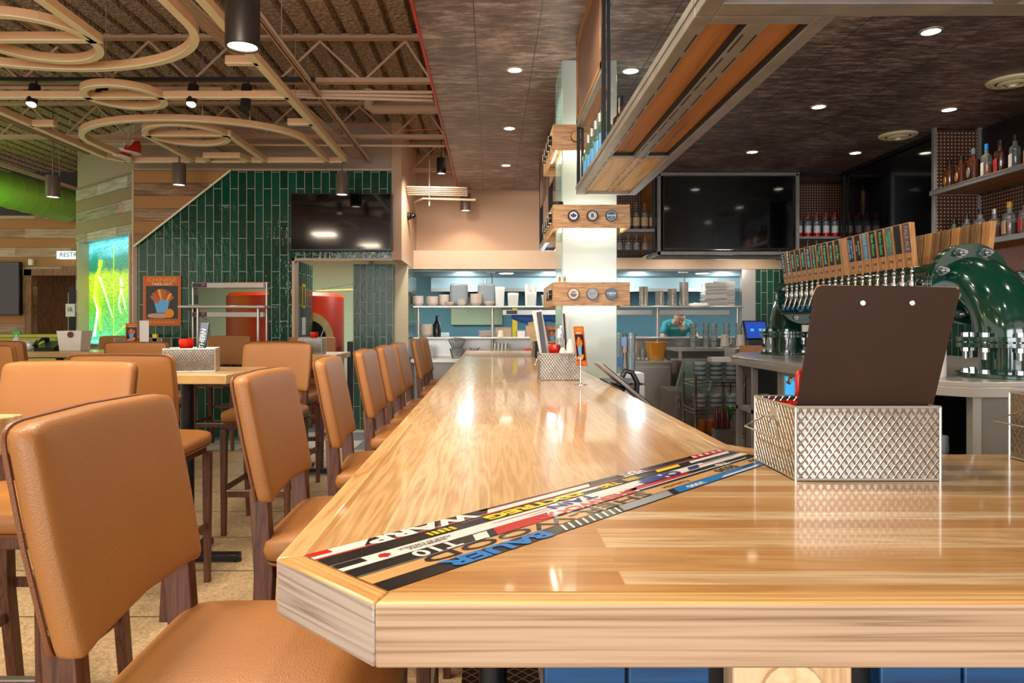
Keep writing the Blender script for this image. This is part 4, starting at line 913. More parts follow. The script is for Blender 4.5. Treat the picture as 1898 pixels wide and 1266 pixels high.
# wall screen over the doorway
def screen(name, p, w_, h_, label, m, depth=.05, dots=False):
    t = thing(name, label, 'television', tuple(p))
    q = Matrix.Translation(p) @ m
    MB(q).box(-w_/2, -h_/2, -depth, w_/2, h_/2, 0).build('casing', 'tv_bezel', t, bev=.004)
    MB(q).box(-w_/2+.012, -h_/2+.018, 0, w_/2-.012, h_/2-.012, .002).build('display', 'tv_black', t, smooth=False)
    return t
FRONT = Matrix.Rotation(PI/2, 4, 'X')
screen('wall_television', Vector((-1.79, 8.50, 2.585)), 1.21, .69, 'black wall television on green tile over the doorway', FRONT, .09)
screen('wall_television', Vector((-7.96, 11.3, 1.93)), .95, .85, 'dark television at the far left edge on boards', FRONT @ Matrix.Rotation(.0, 4, 'Y'), .08)
# posters
t = thing('food_poster', 'orange take out food poster on the green tile wall', 'poster', (-3.96, 8.58, 1.34)); menu_face(t, frame((-3.965, 8.585, 1.645), (1, 0, 0), (0, 0, 1)), .46, .60)
t = thing('notice_sheet', 'narrow printed notice on the doorway reveal', 'notice', (-2.37, 9.0, 1.25))
for z, h_, mt in ((1.72, .3, 'yellow_plastic'), (1.52, .1, 'k_maroon'), (1.34, .22, 'paper')): MB().box(-2.376, 8.95, z-h_/2, -2.372, 9.12, z+h_/2).build('print', mt, t)
MB().box(-2.371, 8.99, 1.6, -2.369, 9.08, 1.84).box(-2.371, 8.98, 1.46, -2.369, 9.1, 1.56).build('photo', 'k_black', t)
# mural
t = thing('lit_mural', 'glowing green sports mural recessed in the angled board wall', 'mural', tuple(wmx @ Vector((L/2, .12, 1.10))))
o = MB(wmx).box(.10, .12, 1.10, L-.10, .15, 2.47).build('mural_panel', 'neon_mural', t, smooth=False)
o.data.transform(Matrix.Translation((0, 0, 0)))
def nl(pts, r_, mat, nm): MB(wmx).tube([(x, .112, z) for x, z in pts], r_, 8).build(nm, mat, t)
sx = L-.2
X = lambda u: .10 + u*sx
nl([(X(.28), 2.22), (X(.27), 2.14)], .035, 'neon_lime', 'athlete_head'); nl([(X(.27), 2.15), (X(.20), 1.98), (X(.16), 1.75)], [.02, .038, .03], 'neon_lime', 'athlete_torso')
nl([(X(.16), 1.75), (X(.22), 1.55), (X(.17), 1.35), (X(.14), 1.2)], [.03, .022, .014, .02], 'neon_white', 'athlete_leg'); nl([(X(.17), 1.75), (X(.27), 1.55), (X(.25), 1.4), (X(.28), 1.28)], [.03, .022, .013, .02], 'neon_lime', 'athlete_leg')
nl([(X(.24), 2.0), (X(.34), 1.8), (X(.50), 1.45)], [.014, .009, .005], 'neon_white', 'athlete_arm')
for x0, x1 in ((.66, .74), (.86, .96)):
    nl([(X(x0), 1.95), (X(x0+.01), 1.85)], .018, 'neon_white', 'small_player'); nl([(X(x0), 1.82), (X(x0-.05), 1.6), (X(x0), 1.5)], .008, 'neon_white', 'small_player'); nl([(X(x0), 1.82), (X(x1), 1.55)], .008, 'neon_white', 'small_player')
nl([(X(.50), 1.2), (X(.98), 1.5)], .008, 'neon_lime', 'field_line'); nl([(X(.08), 2.40), (X(.97), 2.43)], .018, 'neon_cyan', 'light_tube'); nl([(X(.08), 1.13), (X(.97), 1.13)], .018, 'neon_cyan', 'light_tube'); nl([(X(.52), 1.12), (X(.52), 2.4)], .005, 'neon_lime', 'panel_joint')
p = wmx @ Vector((L/2, -.35, 1.7)); area('mural_glow', tuple(p), (math.radians(-90), 0, ANG+PI), .01, .01, 0.0) if False else point('mural_glow', tuple(p), 5, (.5, 1, .35), .2)
# restroom sign, camera, small signs
t = thing('restroom_sign', 'small lit sign lettered RESTROOMS over the corridor', 'sign', (-6.7, 11.3, 2.44)); o = MB().box(-6.88, 11.28, 2.40, -6.30, 11.40, 2.52).build('sign_box', 'sign_lit', t)
lettering('RESTROOMS', .10, 'k_black', frame((-6.55, 11.279, 2.46), (1, 0, 0), (0, 0, 1)), o)
t = thing('washroom_sign', 'small pale accessible washroom sign by the corridor', 'sign', (-6.0, 11.2, 1.4)); o = MB().box(-6.63, 11.1, 1.48, -6.49, 11.12, 1.68).build('plate', 'paper', t); lettering('I&', .1, 'k_black', frame((-6.56, 11.099, 1.59), (1, 0, 0), (0, 0, 1)), o)
tag(MB().box(-6.60, 11.13, .5, -6.50, 11.16, 1.95).build('wall_panel', 'dark_steel'), 'narrow dark panel behind the washroom sign', 'panel')
tag(MB().box(-7.92+.55, 11.33, 2.30, -7.92+.62, 11.39, 2.40).build('motion_sensor', 'white_plastic', bev=.01), 'small white sensor above the corridor opening', 'sensor')
t = thing('security_camera', 'small black dome camera on the beige return wall', 'security camera', (-1.1, 9.2, 2.75)); MB().cyl((-1.08, 9.2, 2.76), (-1.04, 9.2, 2.76), .05).build('mount', 'lamp_black', t); MB().sq((-1.01, 9.2, 2.76), (.045, .045, .04), 1, 1).build('dome', 'tv_black', t)
t = thing('host_desk', 'yellow green paneled host desk at the far left', 'desk', (-6.6, 9.3, 0)); MB().box(-8.6, 9.0, 0, -5.5, 9.5, 1.20).build('desk_body', 'host_yellow', t, bev=.01); MB().box(-8.65, 8.95, 1.20, -5.45, 9.55, 1.23).build('desk_top', 'host_yellow', t)
# heated pass, pizza oven, pass shelf
t = thing('heat_lamp_shelf', 'steel two tier heated shelf in the tile wall opening', 'heated shelf', (-3.1, 8.55, 1.02))
for z, lab in ((1.83, 0), (1.48, 1)):
    h = MB().box(-3.58, 8.52, z-.03, -2.72, 8.72, z+.03).build('heater_strip', 'stainless', t, bev=.003)
    MB().box(-3.57, 8.515, z-.025, -3.40, 8.52, z+.025).build('control_panel', 'k_black', h); MB().box(-3.46, 8.512, z-.01, -3.42, 8.515, z+.02).build('switch', 'k_red', h)
MB().box(-3.68, 8.36, 1.555, -2.66, 8.75, 1.585).build('shelf', 'stainless', t, bev=.006)
for x in (-3.50, -2.78): MB().cyl((x, 8.50, 1.02), (x, 8.50, 1.56), .016).build('post', 'stainless', t)
for x in (-3.60, -2.71): MB().cyl((x, 8.60, 1.02), (x, 8.60, 1.87), .012).build('post', 'stainless', t)
MB().tube([(-3.45, 8.5, 1.45), (-3.36, 8.48, 1.4), (-3.36, 8.5, 1.22), (-3.44, 8.52, 1.14)], .008, 8).build('flex_hose', 'stainless_dark', t)
tag(MB().box(-3.62, 8.35, .98, -2.66, 9.3, 1.02).build('pass_counter', 'stainless', bev=.004), 'steel counter ledge in the tile wall opening', 'counter')
for k in range(4): tag(MB().lathe([(.10, 0), (.15, .012), (.15, .016), (.09, .006), (0, .006)], (-2.86, 8.7, 1.02+.014*k), 24).build('dinner_plate', 'bowl_white'), ['bottom', 'second', 'third', 'top'][k] + ' white plate of the stack on the heated pass', 'plate', 'plates on the heated pass')
t = thing('pizza_oven', 'round red pizza oven with pale brick arch behind the tile wall', 'oven', (-2.96, 10.3, 0))
MB().lathe([(.80, 0), (.82, .5), (.82, 1.75), (.78, 1.80), (0, 1.80)], (-2.96, 10.3, 0), 48).build('oven_body', 'oven_red', t)
dv = Vector((.62, -.79, 0)).normalized(); rt = Vector((-dv.y, dv.x, 0)) * 1
c0 = Vector((-2.96, 10.3, 1.10)) + dv*.80
ar = [c0 + rt*(.34*math.cos(a)) + Vector((0, 0, .42*math.sin(a))) for a in [PI*i/16 for i in range(17)]]; ai = [c0 + rt*(.24*math.cos(a)) + Vector((0, 0, .31*math.sin(a))) for a in [PI*i/16 for i in range(17)]]
vs = ar + ai + [p+dv*.06 for p in ar] + [p+dv*.06 for p in ai]; n = 17
fs = []
for i in range(16): fs += [(i, i+1, n+i+1, n+i), (2*n+i, 3*n+i, 3*n+i+1, 2*n+i+1), (i, 2*n+i, 2*n+i+1, i+1), (n+i, n+i+1, 3*n+i+1, 3*n+i)]
MB().add(vs, fs).build('brick_arch', 'oven_brick', t, smooth=False)
MB().add([p+dv*.03 for p in ai], [tuple(range(17))]).build('oven_mouth', 'oven_black', t, smooth=False)  # flat near-black sheet closing the arch
MB().bar(c0+rt*.36+dv*.06-Vector((0,0,.02)), c0-rt*.36+dv*.06-Vector((0,0,.02)), .16, .04).build('oven_ledge', 'stainless', t)
tag(MB().bar((-2.3, 9.6, 1.83), (-1.75, 9.7, 1.94), .03, .015).build('pizza_peel', 'pine_pale'), 'long pale wooden peel handle resting on the red oven', 'pizza peel', 'peels on the oven'); tag(MB().bar((-2.35, 9.55, 1.81), (-1.72, 9.62, 1.84), .025, .015).build('pizza_peel', 'brass'), 'thin peel handle below the pale wooden one on the oven', 'pizza peel', 'peels on the oven')
tag(MB().box(-2.02, 10.0, 0, -1.70, 10.4, 1.12).build('bin', 'dark_steel', bev=.01), 'dark bin just inside the doorway', 'bin'); tag(MB().cyl((-2.12, 12.5, 0), (-2.12, 12.5, 2.9), .03).build('vertical_pipe', 'grey_cloth'), 'grey pipe up the pale kitchen wall behind the oven', 'pipe')
# ------------------------------------------------------------------ frosted column with puck boxes
t = thing('frosted_column', 'glowing frosted glass clad column standing at the inner bar edge', 'column', (.692, 5.25, 0))
MB().box(.52, 5.03, 0, .865, 5.47, 3.22).build('core', 'white_plastic', t)
MB().box(.502, 5.0, .98, .882, 5.014, 3.22).build('glass_panel', 'frosted_column', t, bev=.002)
MB().box(.497, 5.014, .98, .508, 5.49, 3.22).build('glass_panel', 'column_edge', t, bev=.002)
MB().box(.876, 5.014, .98, .887, 5.49, 3.22).build('glass_panel', 'column_edge', t, bev=.002)
MB().box(.50, 5.486, .98, .884, 5.50, 3.22).build('glass_panel', 'frosted_column', t, bev=.002)
MB().box(.47, 4.98, 0, .915, 5.53, .985).build('wood_base', 'box_oak', t, bev=.004)
ZB = [(1.49, 1.647), (2.01, 2.165), (2.53, 2.70)]
BN = ['lowest', 'middle', 'highest']
def ringpuck(par, m, base, ink, motif):
    MB(m).cyl((0, 0, 0), (0, 0, .024), .038, n=32).build('rubber_disc', 'k_black' if base != 'k_teal' else 'k_teal', par, bev=.002)
    if base not in ('k_black',): MB(m).cyl((0, 0, .024), (0, 0, .0245), .034, n=32).build('printed_face', base, par)
    L_ = lambda s_, z_, mt, y_=0, sx_=1.0, b_=0: lettering(s_, z_, mt, m @ Matrix.Translation((0, y_, .0252)), par, sx=sx_, bold=b_, ext=.0002)
    ring = lambda r0, r1, mt: MB(m).lathe([(r0, .0247), (r1, .0247), (r1, .0252), (r0, .0252)], n=32, close=True).build('printed_ring', mt, par)
    if motif == 'leaf': MB(m).cyl((0, 0, .024), (0, 0, .0246), .026, n=28).build('printed_face', 'k_white', par); leaf(par, m @ Vector((0, 0, .0252)), .021, (1, 0, 0), (0, 0, 1), 'k_navy')
    if motif == 'b': ring(.024, .028, 'k_white'); MB(m).cyl((0, 0, .024), (0, 0, .0246), .021, n=28).build('printed_face', 'k_white', par); L_('B', .036, 'k_black', -.001, 1.1, .0012); L_('B', .033, 'k_gold', 0, 1.1, .0001)
    if motif == 'band': ring(.028, .030, 'k_white'); MB(m).box(-.027, -.004, .0246, .027, .006, .025).build('printed_band', 'k_white', par); L_('HOCKEY', .010, 'k_teal', .001, 1.2, .0002); L_('LIFE', .010, 'k_white', -.015)
    if motif == 'emblem': MB(m).sq((0, -.002, .0248), (.022, .019, .0006), .3, 1.2).build('printed_emblem', 'k_teal', par); L_('YR GAME', .010, 'k_white', .004, 1.3, .0003)
    if motif == 'chl': L_('CHL', .019, 'k_black', 0, 1.4); MB(m).bar((-.020, .012, .025), (.004, -.022, .025), .0015, .0004).build('printed_stroke', 'k_black', par)
    if motif == 'czech': L_('CZECH', .016, 'k_white', .003, 1.1, .0004); L_('REPUBLIC', .006, 'k_white', -.010, 1.3)
for i, (z0, z1) in enumerate(ZB):
    b = thing('puck_box', BN[i] + ' oak box wrapped round the frosted column', 'wooden box', (.67, 5.18, z0), 0, 'oak boxes round the column')
    xa, xb, ya, yb_ = .414, .928, 4.75, 5.62
    for k_ in (ya, yb_-.02): MB().box(xa, k_, z0, xb, k_+.02, z1).build('face_board', 'box_oak', b, bev=.002)
    for k_ in (xa, xb-.02): MB().box(k_, ya+.02, z0, k_+.02, yb_-.02, z1).build('side_board', 'box_oak_side', b, bev=.002)
    zc = (z0+z1)/2
    mb = MB().box(xa+.02, ya+.02, zc-.008, xb-.02, 5.0, zc+.008).box(xa+.02, 5.50, zc-.008, xb-.02, yb_-.02, zc+.008).box(xa+.02, 5.0, zc-.008, .497, 5.5, zc+.008).box(.887, 5.0, zc-.008, xb-.02, 5.5, zc+.008)
    mb.build('mounting_board', 'box_oak_side', b)
    mb = MB()
    for zz in (zc-.014, zc+.014):
        mb.box(.50, 4.955, zz-.004, .885, 4.97, zz+.004).box(.455, 5.03, zz-.004, .47, 5.46, zz+.004).box(.905-.0, 5.03, zz-.004, .908, 5.46, zz+.004)
    mb.build('led_strip', 'led_strip', b)
    for kz, s_ in ((zc-.02, 0), (zc+.02, PI)):
        area('box_led', (.69, 4.95, kz), (s_, 0, 0), .38, .03, 1.2, (1, .95, .82)); area('box_led', (.455, 5.24, kz), (s_, 0, 0), .05, .4, .8, (1, .95, .82))
PK = {1: [('k_black', 'leaf', 'black puck with white disc and dark blue leaf on the middle column box'), ('k_black', 'b', 'black puck with a gold letter B on the middle column box'), ('k_teal', 'band', 'dark blue puck with a white band on the middle column box')],
      0: [('k_wood', 'emblem', 'cream puck with blue emblem on the lowest column box'), ('k_grey', 'chl', 'grey puck lettered CHL on the lowest column box'), ('k_teal', 'czech', 'blue puck lettered CZECH on the lowest column box')],
      2: [('k_wood', 'none', 'brown wooden puck on the highest column box'), ('k_black', 'band', 'black puck right on the highest column box')]}
for i, lst in PK.items():
    zc = sum(ZB[i])/2
    for k, (base, mo, lab) in enumerate(lst):
        x = .548 + k*.126 + (.02 if i == 2 else 0)
        p = thing('hockey_puck', lab, 'hockey puck', (x, 4.75, zc-.038), 0, 'pucks on the column box fronts'); ringpuck(p, frame((x, 4.75, zc), (1, 0, 0), (0, 0, 1)), base, '', mo)
for i in range(3):
    zc = sum(ZB[i])/2
    for k in range(4 if i else 2):
        p = thing('hockey_puck', 'puck on the %s side of the %s column box, %s from the front' % ('left', BN[i], ORD[k]), 'hockey puck', (.414, 4.86+.17*k, zc-.038), 0, 'pucks on the left box sides')
        m = frame((.414, 4.86+.17*k, zc), (0, -1, 0), (0, 0, 1)); MB(m).cyl((0, 0, 0), (0, 0, .024), .038, n=28).build('rubber_disc', 'k_black', p, bev=.002); MB(m).cyl((0, 0, .024), (0, 0, .0245), .03, n=28).build('printed_face', 'k_white', p)
tag(MB().cyl((.45, 4.80, 2.165), (.45, 4.80, 2.19), .038, n=32).build('hockey_puck', 'rubber', bev=.003), 'plain black puck lying on top of the middle column box', 'hockey puck')
for k, x in enumerate((.462, .495)): tag(MB().lathe([(.009, 0), (.006, .008), (.010, .02), (.006, .03), (.008, .038), (0, .042)], (x, 4.79, 1.647), 12).build('tiny_figurine', 'brass'), ['left tiny brass figurine on the lowest column box', 'right tiny brass figurine on the lowest column box'][k], 'figurine', 'tiny brass figurines')

# ------------------------------------------------------------------ hanging steel shelf over the inner bar
HZ = 2.21
def tray(t, x0, y0, x1, y1, cols, wood_='cedar', cross=(), axis='y'):
    r_ = .05 if axis == 'y' else .075; mb = MB()
    mb.box(x0, y0, HZ, x0+.05, y1, HZ+.03).box(x1-.05, y0, HZ, x1, y1, HZ+.03).box(x0+.051, y0, HZ, x1-.051, y0+r_, HZ+.03).box(x0+.051, y1-r_, HZ, x1-.051, y1, HZ+.03)
    if axis == 'y': mb.box((x0+x1)/2-.03, y0+r_+.001, HZ, (x0+x1)/2+.03, cross[0]-.021 if cross else y1-r_-.001, HZ+.03)
    for c in cross:
        if axis == 'y': mb.box(x0+.051, c-.02, HZ, x1-.051, c+.02, HZ+.03)
        else: mb.box(c-.03, y0+r_+.001, HZ, c+.03, y1-r_-.001, HZ+.03)
    mb.build('tray_frame', 'frame_steel', t, bev=.002)
    lip = MB()
    for xx in (x0-.004, x1-.004): lip.box(xx, y0, HZ+.03, xx+.008, y1, HZ+.055)
    lip.box(x0, y0-.004, HZ+.03, x1, y0+.004, HZ+.055)
    lip.build('tray_lip', 'frame_steel', t)
    sl = MB()
    if axis == 'y':
        y = y0+.12
        while y < y1-.15:
            for xx in (x0+r_*.75, (x0+x1)/2-.022, (x0+x1)/2+.018): sl.box(xx, y, HZ-.0012, xx+.005, y+.13, HZ)
            y += .18
        sl.build('slots', 'lamp_black', t)
u = thing('hanging_shelf', 'long steel and cedar shelf hanging over the inner bar edge', 'hanging shelf', (.75, 3.3, HZ))
tray(u, .558, 1.95, .945, 4.66, 2, cross=(3.60,))
MB().box(.60, 1.99, HZ+.018, .72, 3.59, HZ+.034).build('cedar_board', 'cedar', u); MB().box(.78, 1.99, HZ+.018, .90, 3.59, HZ+.034).build('cedar_board', 'cedar', u)
for a_ in (.708, .882): MB().box(a_, 2.0, HZ+.004, a_+.014, 3.58, HZ+.03).build('shadow_gap', 'black_metal', u)  # black strips, here and below, paint the shadow gaps by the boards
for a_, b_ in ((.60, .72), (.78, .90)): MB().box(a_, 3.57, HZ+.004, b_, 3.58, HZ+.03).build('shadow_gap', 'black_metal', u)
MB().box(.60, 3.61, HZ+.018, .749, 4.63, HZ+.034).build('pale_board', 'pine_pale', u); MB().box(.751, 3.61, HZ+.018, .90, 4.63, HZ+.034).build('pale_board', 'pine_pale', u)
for x, y in ((.558, 3.585), (.558, 4.62)): MB().box(x, y, HZ+.03, x+.022, y+.022, 3.22).box(x+.028, y+.004, HZ+.03, x+.045, y+.018, 3.22).build('hanger_post', 'black_metal', u, bev=.002)
MB().box(.565, 3.61, 2.69, .572, 4.62, 3.19).build('pegboard_panel', 'peg_panel', u)
MB().box(.556, 3.61, 2.67, .576, 4.64, 2.70).box(.556, 3.61, 3.17, .576, 4.64, 3.22).box(.556, 4.60, 2.67, .576, 4.64, 3.22).box(.556, 3.61, 2.67, .576, 3.64, 3.22).build('panel_frame', 'cedar', u)
MB().box(.558, 3.60, 2.64, .585, 4.64, 2.665).box(.65, 3.9, 2.64, .67, 4.64, 2.665).box(.558, 4.61, 2.64, .67, 4.64, 2.665).build('upper_frame', 'frame_steel', u)
MB().box(.585, 3.9, 2.648, .65, 4.61, 2.664).build('cedar_board', 'cedar', u)
u2 = thing('hanging_shelf', 'short leg of the hanging shelf crossing above the near bar', 'hanging shelf', (2.2, 1.7, HZ))
tray(u2, .558, 1.47, 3.3, 1.945, 1, cross=(1.35, 2.2), axis='x')
for a, b in ((.62, 1.31), (1.39, 2.16), (2.24, 3.24)): MB().box(a, 1.53, HZ+.018, b, 1.90, HZ+.034).build('cedar_board', 'cedar', u2)
for x in (.58, 2.2, 3.2): MB().box(x, 1.48, HZ+.03, x+.025, 1.505, 3.22).build('hanger_post', 'black_metal', u2)
for x, y in ((.562, 1.96), (.918, 1.96)): MB().box(x, y, HZ+.03, x+.022, y+.022, 3.22).build('hanger_post', 'black_metal', u2) if y < 1.9 else None
u3 = thing('hanging_shelf', 'hanging steel shelf seen left of the column, running to the kitchen', 'hanging shelf', (.75, 6.9, HZ))
tray(u3, .558, 5.70, .945, 8.24, 1)
MB().box(.60, 5.74, HZ+.018, .90, 8.2, HZ+.034).build('cedar_board', 'cedar', u3)
for y in (5.72, 6.9, 8.18): MB().box(.558, y, HZ+.03, .60, y+.04, 3.22).build('hanger_post', 'black_metal', u3)
MB().box(.565, 5.75, 2.69, .575, 8.2, 3.2).build('pegboard_panel', 'peg_panel', u3)

# ------------------------------------------------------------------ bottle and glass prototypes
def bottle(kind, label, loc, group, glassm, capm, labm, h=.30, r_=.038, liquid=None):
    t = thing('liquor_bottle', label, 'bottle', loc, 0, group)
    prof = [(r_*.9, 0), (r_, .006), (r_, h*.55), (r_*.8, h*.63), (r_*.36, h*.74), (r_*.33, h*.92), (0, h*.92)] if kind else [(r_*.9, 0), (r_, .006), (r_, h*.60), (r_*.95, h*.66), (r_*.4, h*.72), (r_*.36, h*.9), (0, h*.9)]
    MB().lathe(prof, loc, 20).build('bottle_body', glassm, t)
    MB().cyl(Vector(loc)+Vector((0,0,h*.84)), Vector(loc)+Vector((0,0,h)), r_*.40, n=12).build('cap', capm, t)
    if liquid: MB().lathe([(r_*.86, .004), (r_*.93, .01), (r_*.93, h*.42), (0, h*.42)], loc, 20).build('liquid', liquid, t)
    if labm:
        n = 12; vs = []
        for z in (h*.14, h*.46):
            for i in range(n): a = PI*1.08 + (PI*.84)*i/(n-1); vs.append(Vector(loc)+Vector((r_*1.015*math.cos(a), r_*1.015*math.sin(a), z)))
        MB().add(vs, [(i, i+1, n+i+1, n+i) for i in range(n-1)]).build('label_paper', labm, t)
    return t
def wineglass(loc, label, group):
    t = thing('wine_glass', label, 'wine glass', loc, 0, group)
    # hung upside down, foot at the top
    MB().lathe([(.034, 0), (.042, -.002), (.040, .04), (.030, .085), (.006, .10), (.004, .18), (.035, .186), (.035, .189), (0, .189)], Vector(loc), 18).build('glass', 'smoke_glass', t)
    return t
# bottles in the hanging tray beside the column
b0 = bottle(1, 'clear bottle nearest the black post in the hanging tray', (.61, 3.80, HZ+.034), 'bottles in the hanging tray', 'glass_green', 'stainless', 'k_sky', .30, .037)
for k in range(4): dup(b0, (.61, 3.98+.155*k, HZ+.034), 0, ORD[k+1] + ' clear bottle from the black post in the hanging tray', 'bottles in the hanging tray')
b1 = bottle(0, 'tall dark bottle with white label behind the post in the hanging tray', (.70, 3.86, HZ+.034), 'bottles in the hanging tray', 'brown_glass', 'k_black', 'k_white', .36, .04)

# ------------------------------------------------------------------ back bar cabinets and screens
def blackframe(t, x0, x1, z0, z1, y0, y1, w_=.03):
    mb = MB()
    for x in (x0, x1-w_):
        for y in (y0, y1-w_): mb.box(x, y, z0, x+w_, y+w_, z1)
    for z in (z0, z1-w_):
        mb.box(x0, y0, z, x1, y0+w_, z+w_).box(x0, y1-w_, z, x1, y1, z+w_).box(x0, y0, z, x0+w_, y1, z+w_).box(x1-w_, y0, z, x1, y1, z+w_)
    return mb.build('steel_frame', 'frame_steel' if w_ > .035 else 'dark_steel', t, bev=.002)
YB = 8.9
c1 = thing('back_bar_cabinet', 'steel framed pegboard cabinet behind the column, left of the big screen', 'cabinet', (1.7, 9.1, 2.25))
blackframe(c1, 1.10, 2.02, 2.25, 3.20, YB-.15, 9.5, .03); MB().box(1.12, 9.46, 2.27, 2.0, 9.48, 3.2).build('pegboard_panel', 'peg_brown', c1); MB().box(1.1, YB-.15, 2.50, 2.02, 9.46, 2.535).build('shelf', 'frame_steel', c1)
MB().box(1.99, YB-.1, 2.28, 2.01, 9.46, 3.19).build('side_panel', 'cedar', c1)
ANGT = 0
c2 = thing('back_bar_cabinet', 'steel framed housing around the big back bar screen', 'cabinet', (2.9, 9.0, 2.2))
blackframe(c2, 2.03, 3.76, 2.21, 3.215, YB-.22, 9.3, .04); MB().box(2.06, 9.24, 2.25, 3.74, 9.26, 3.19).build('pegboard_panel', 'peg_brown', c2)
screen('bar_television', Vector((2.91, YB-.17, 2.73)), 1.60, .90, 'large black television above the back bar', FRONT, .06)
c3 = thing('back_bar_cabinet', 'pegboard cabinet with red capped bottles between the two bar screens', 'cabinet', (4.2, 9.0, 2.2))
blackframe(c3, 3.76, 4.62, 2.21, 3.215, YB-.1, 9.4, .03); MB().box(3.78, 9.34, 2.22, 4.60, 9.36, 3.2).build('pegboard_panel', 'peg_brown', c3); MB().box(3.77, YB-.1, 2.42, 4.61, 9.34, 2.45).build('shelf', 'frame_steel', c3)
MB().box(4.585, YB-.08, 2.45, 4.60, 9.34, 3.18).build('side_panel', 'cedar', c3)
rb = bottle(0, 'leftmost red capped clear bottle between the two bar screens', (3.84, YB-.02, 2.45), 'red capped bottles between the screens', 'clear_glass', 'red_plastic', 'k_white', .30, .040, None)
MB().lathe([(.0415, .004), (.0415, .05), (.0405, .05), (.0405, .004)], (3.84, YB-.02, 2.45), 18, close=True).build('red_band', 'red_plastic', rb)
for k in range(6): dup(rb, (3.84+.112*(k+1), YB-.02+.0*k, 2.45), random.uniform(-.3, .3), ('rightmost' if k == 5 else ORD[k+1] + ' from left') + ' red capped clear bottle between the two bar screens', 'red capped bottles between the screens')
for k in range(6): dup(rb, (3.90+.112*k, YB+.16, 2.45), .2*k, 'red capped bottle in the rear row, %s from left, between the screens' % ORD[k], 'rear row of red capped bottles')
wb = bottle(0, 'leftmost whisky bottle on the shelf behind the column', (1.60, YB-.05, 2.535), 'whisky bottles behind the column', 'clear_glass', 'cedar', 'pine_pale', .33, .045, 'amber_glass')
for k in range(4): dup(wb, (1.60+.102*(k+1), YB-.05, 2.535), 0, ('rightmost' if k == 3 else ORD[k+1] + ' from left') + ' whisky bottle on the shelf behind the column', 'whisky bottles behind the column')
wg = wineglass((1.60, YB-.04, 2.29), 'leftmost wine glass hung under the shelf behind the column', 'wine glasses behind the column')
for k in range(4): dup(wg, (1.60+.105*(k+1), YB-.04, 2.29), 0, ('rightmost' if k == 3 else ORD[k+1] + ' from left') + ' wine glass hung under the shelf behind the column', 'wine glasses behind the column')
for k in range(7): dup(wg, (3.83+.11*k, YB-.04, 2.215), 0, ORD[k] + ' wine glass from left hung beneath the red capped bottles', 'wine glasses under the red capped bottles')
# right wall run, facing left
SIDE = Matrix(((0, 0, -1, 0), (-1, 0, 0, 0), (0, 1, 0, 0), (0, 0, 0, 1)))
c4 = thing('back_bar_cabinet', 'black steel housing of the side wall screen at the right', 'cabinet', (4.45, 7.9, 2.1))
mb = MB()
for y in (6.82, 8.66): mb.box(4.28, y, 2.12, 4.32, y+.04, 3.22).box(4.6, y, 2.12, 4.64, y+.04, 3.22)
for z in (2.12, 3.18): mb.box(4.28, 6.82, z, 4.32, 8.70, z+.04).box(4.6, 6.82, z, 4.64, 8.70, z+.04)
mb.build('steel_frame', 'dark_steel', c4); MB().box(4.62, 6.82, 2.13, 4.64, 8.7, 3.2).build('back_panel', 'lamp_black', c4)
screen('bar_television', Vector((4.32, 7.78, 2.67)), 1.70, 1.0, 'black television on the right side wall above the taps', SIDE, .06)
c5 = thing('liquor_shelf', 'two tier steel and cedar liquor shelf at the right edge', 'shelf', (4.4, 5.8, 2.0))
mb = MB()
for y in (6.72, 4.3): mb.box(4.18, y, 2.04, 4.21, y+.04, 3.22).box(4.6, y, 2.04, 4.64, y+.04, 3.22)
for z in (2.04, 2.58): mb.box(4.16, 4.3, z, 4.20, 6.76, z+.045).box(4.16, 6.72, z, 4.64, 6.76, z+.045)
mb.build('steel_frame', 'frame_steel', c5, bev=.002)
for z in (2.05, 2.59): MB().box(4.20, 4.3, z, 4.62, 6.72, z+.02).build('shelf_board', 'cedar', c5)
MB().box(4.625, 4.3, 2.1, 4.65, 6.75, 2.58).box(4.20, 6.74, 2.08, 4.62, 6.75, 3.2).build('pegboard_panel', 'peg_brown', c5)
MB().box(4.63, 4.3, 2.62, 4.65, 6.75, 3.2).build('dark_panel', 'lamp_black', c5)
up = [('brown_glass', 'k_black', 'k_gold', .27, .045, None, 'round gold labelled bottle'), ('brown_glass', 'k_black', 'k_wood', .28, .048, None, 'round tan labelled bottle'), ('brown_glass', 'k_slate', 'k_grey', .30, .05, None, 'dark bottle with grey round label'),
      ('clear_glass', 'k_blue', 'k_white', .30, .04, 'orange_food', 'white labelled bottle with blue cap'), ('brown_glass', 'k_black', 'k_red', .29, .045, None, 'red labelled dark bottle'), ('clear_glass', 'k_black', 'k_white', .29, .04, None, 'clear white labelled bottle'), ('brown_glass', 'k_red', 'k_gold', .28, .04, None, 'red capped brown bottle')]
for k, (g, cp, lb, h_, r_, lq, nm) in enumerate(up):
    b = bottle(0, nm + ' on the upper liquor shelf, %s from the screen' % ORD[k], (4.25, 6.60-.165*k, 2.61), 'bottles on the upper liquor shelf', g, cp, None, h_, r_, lq)
    m = frame((4.25-r_*1.03, 6.60-.165*k, 2.61+h_*.3), (0, -1, 0), (0, 0, 1))
    m = m @ Matrix.Rotation(-.35, 4, 'Y')
    if k < 3: MB(m).cyl((0, 0, -.004), (0, 0, .003), r_*.85, n=24).build('round_label', lb, b); MB(m).lathe([(r_*.6, .003), (r_*.68, .003), (r_*.68, .004), (r_*.6, .004)], n=24, close=True).build('label_ring', 'k_black', b)
    else: MB(m).box(-r_*.8, -h_*.2, -.004, r_*.8, h_*.16, .003).build('label_paper', lb, b)
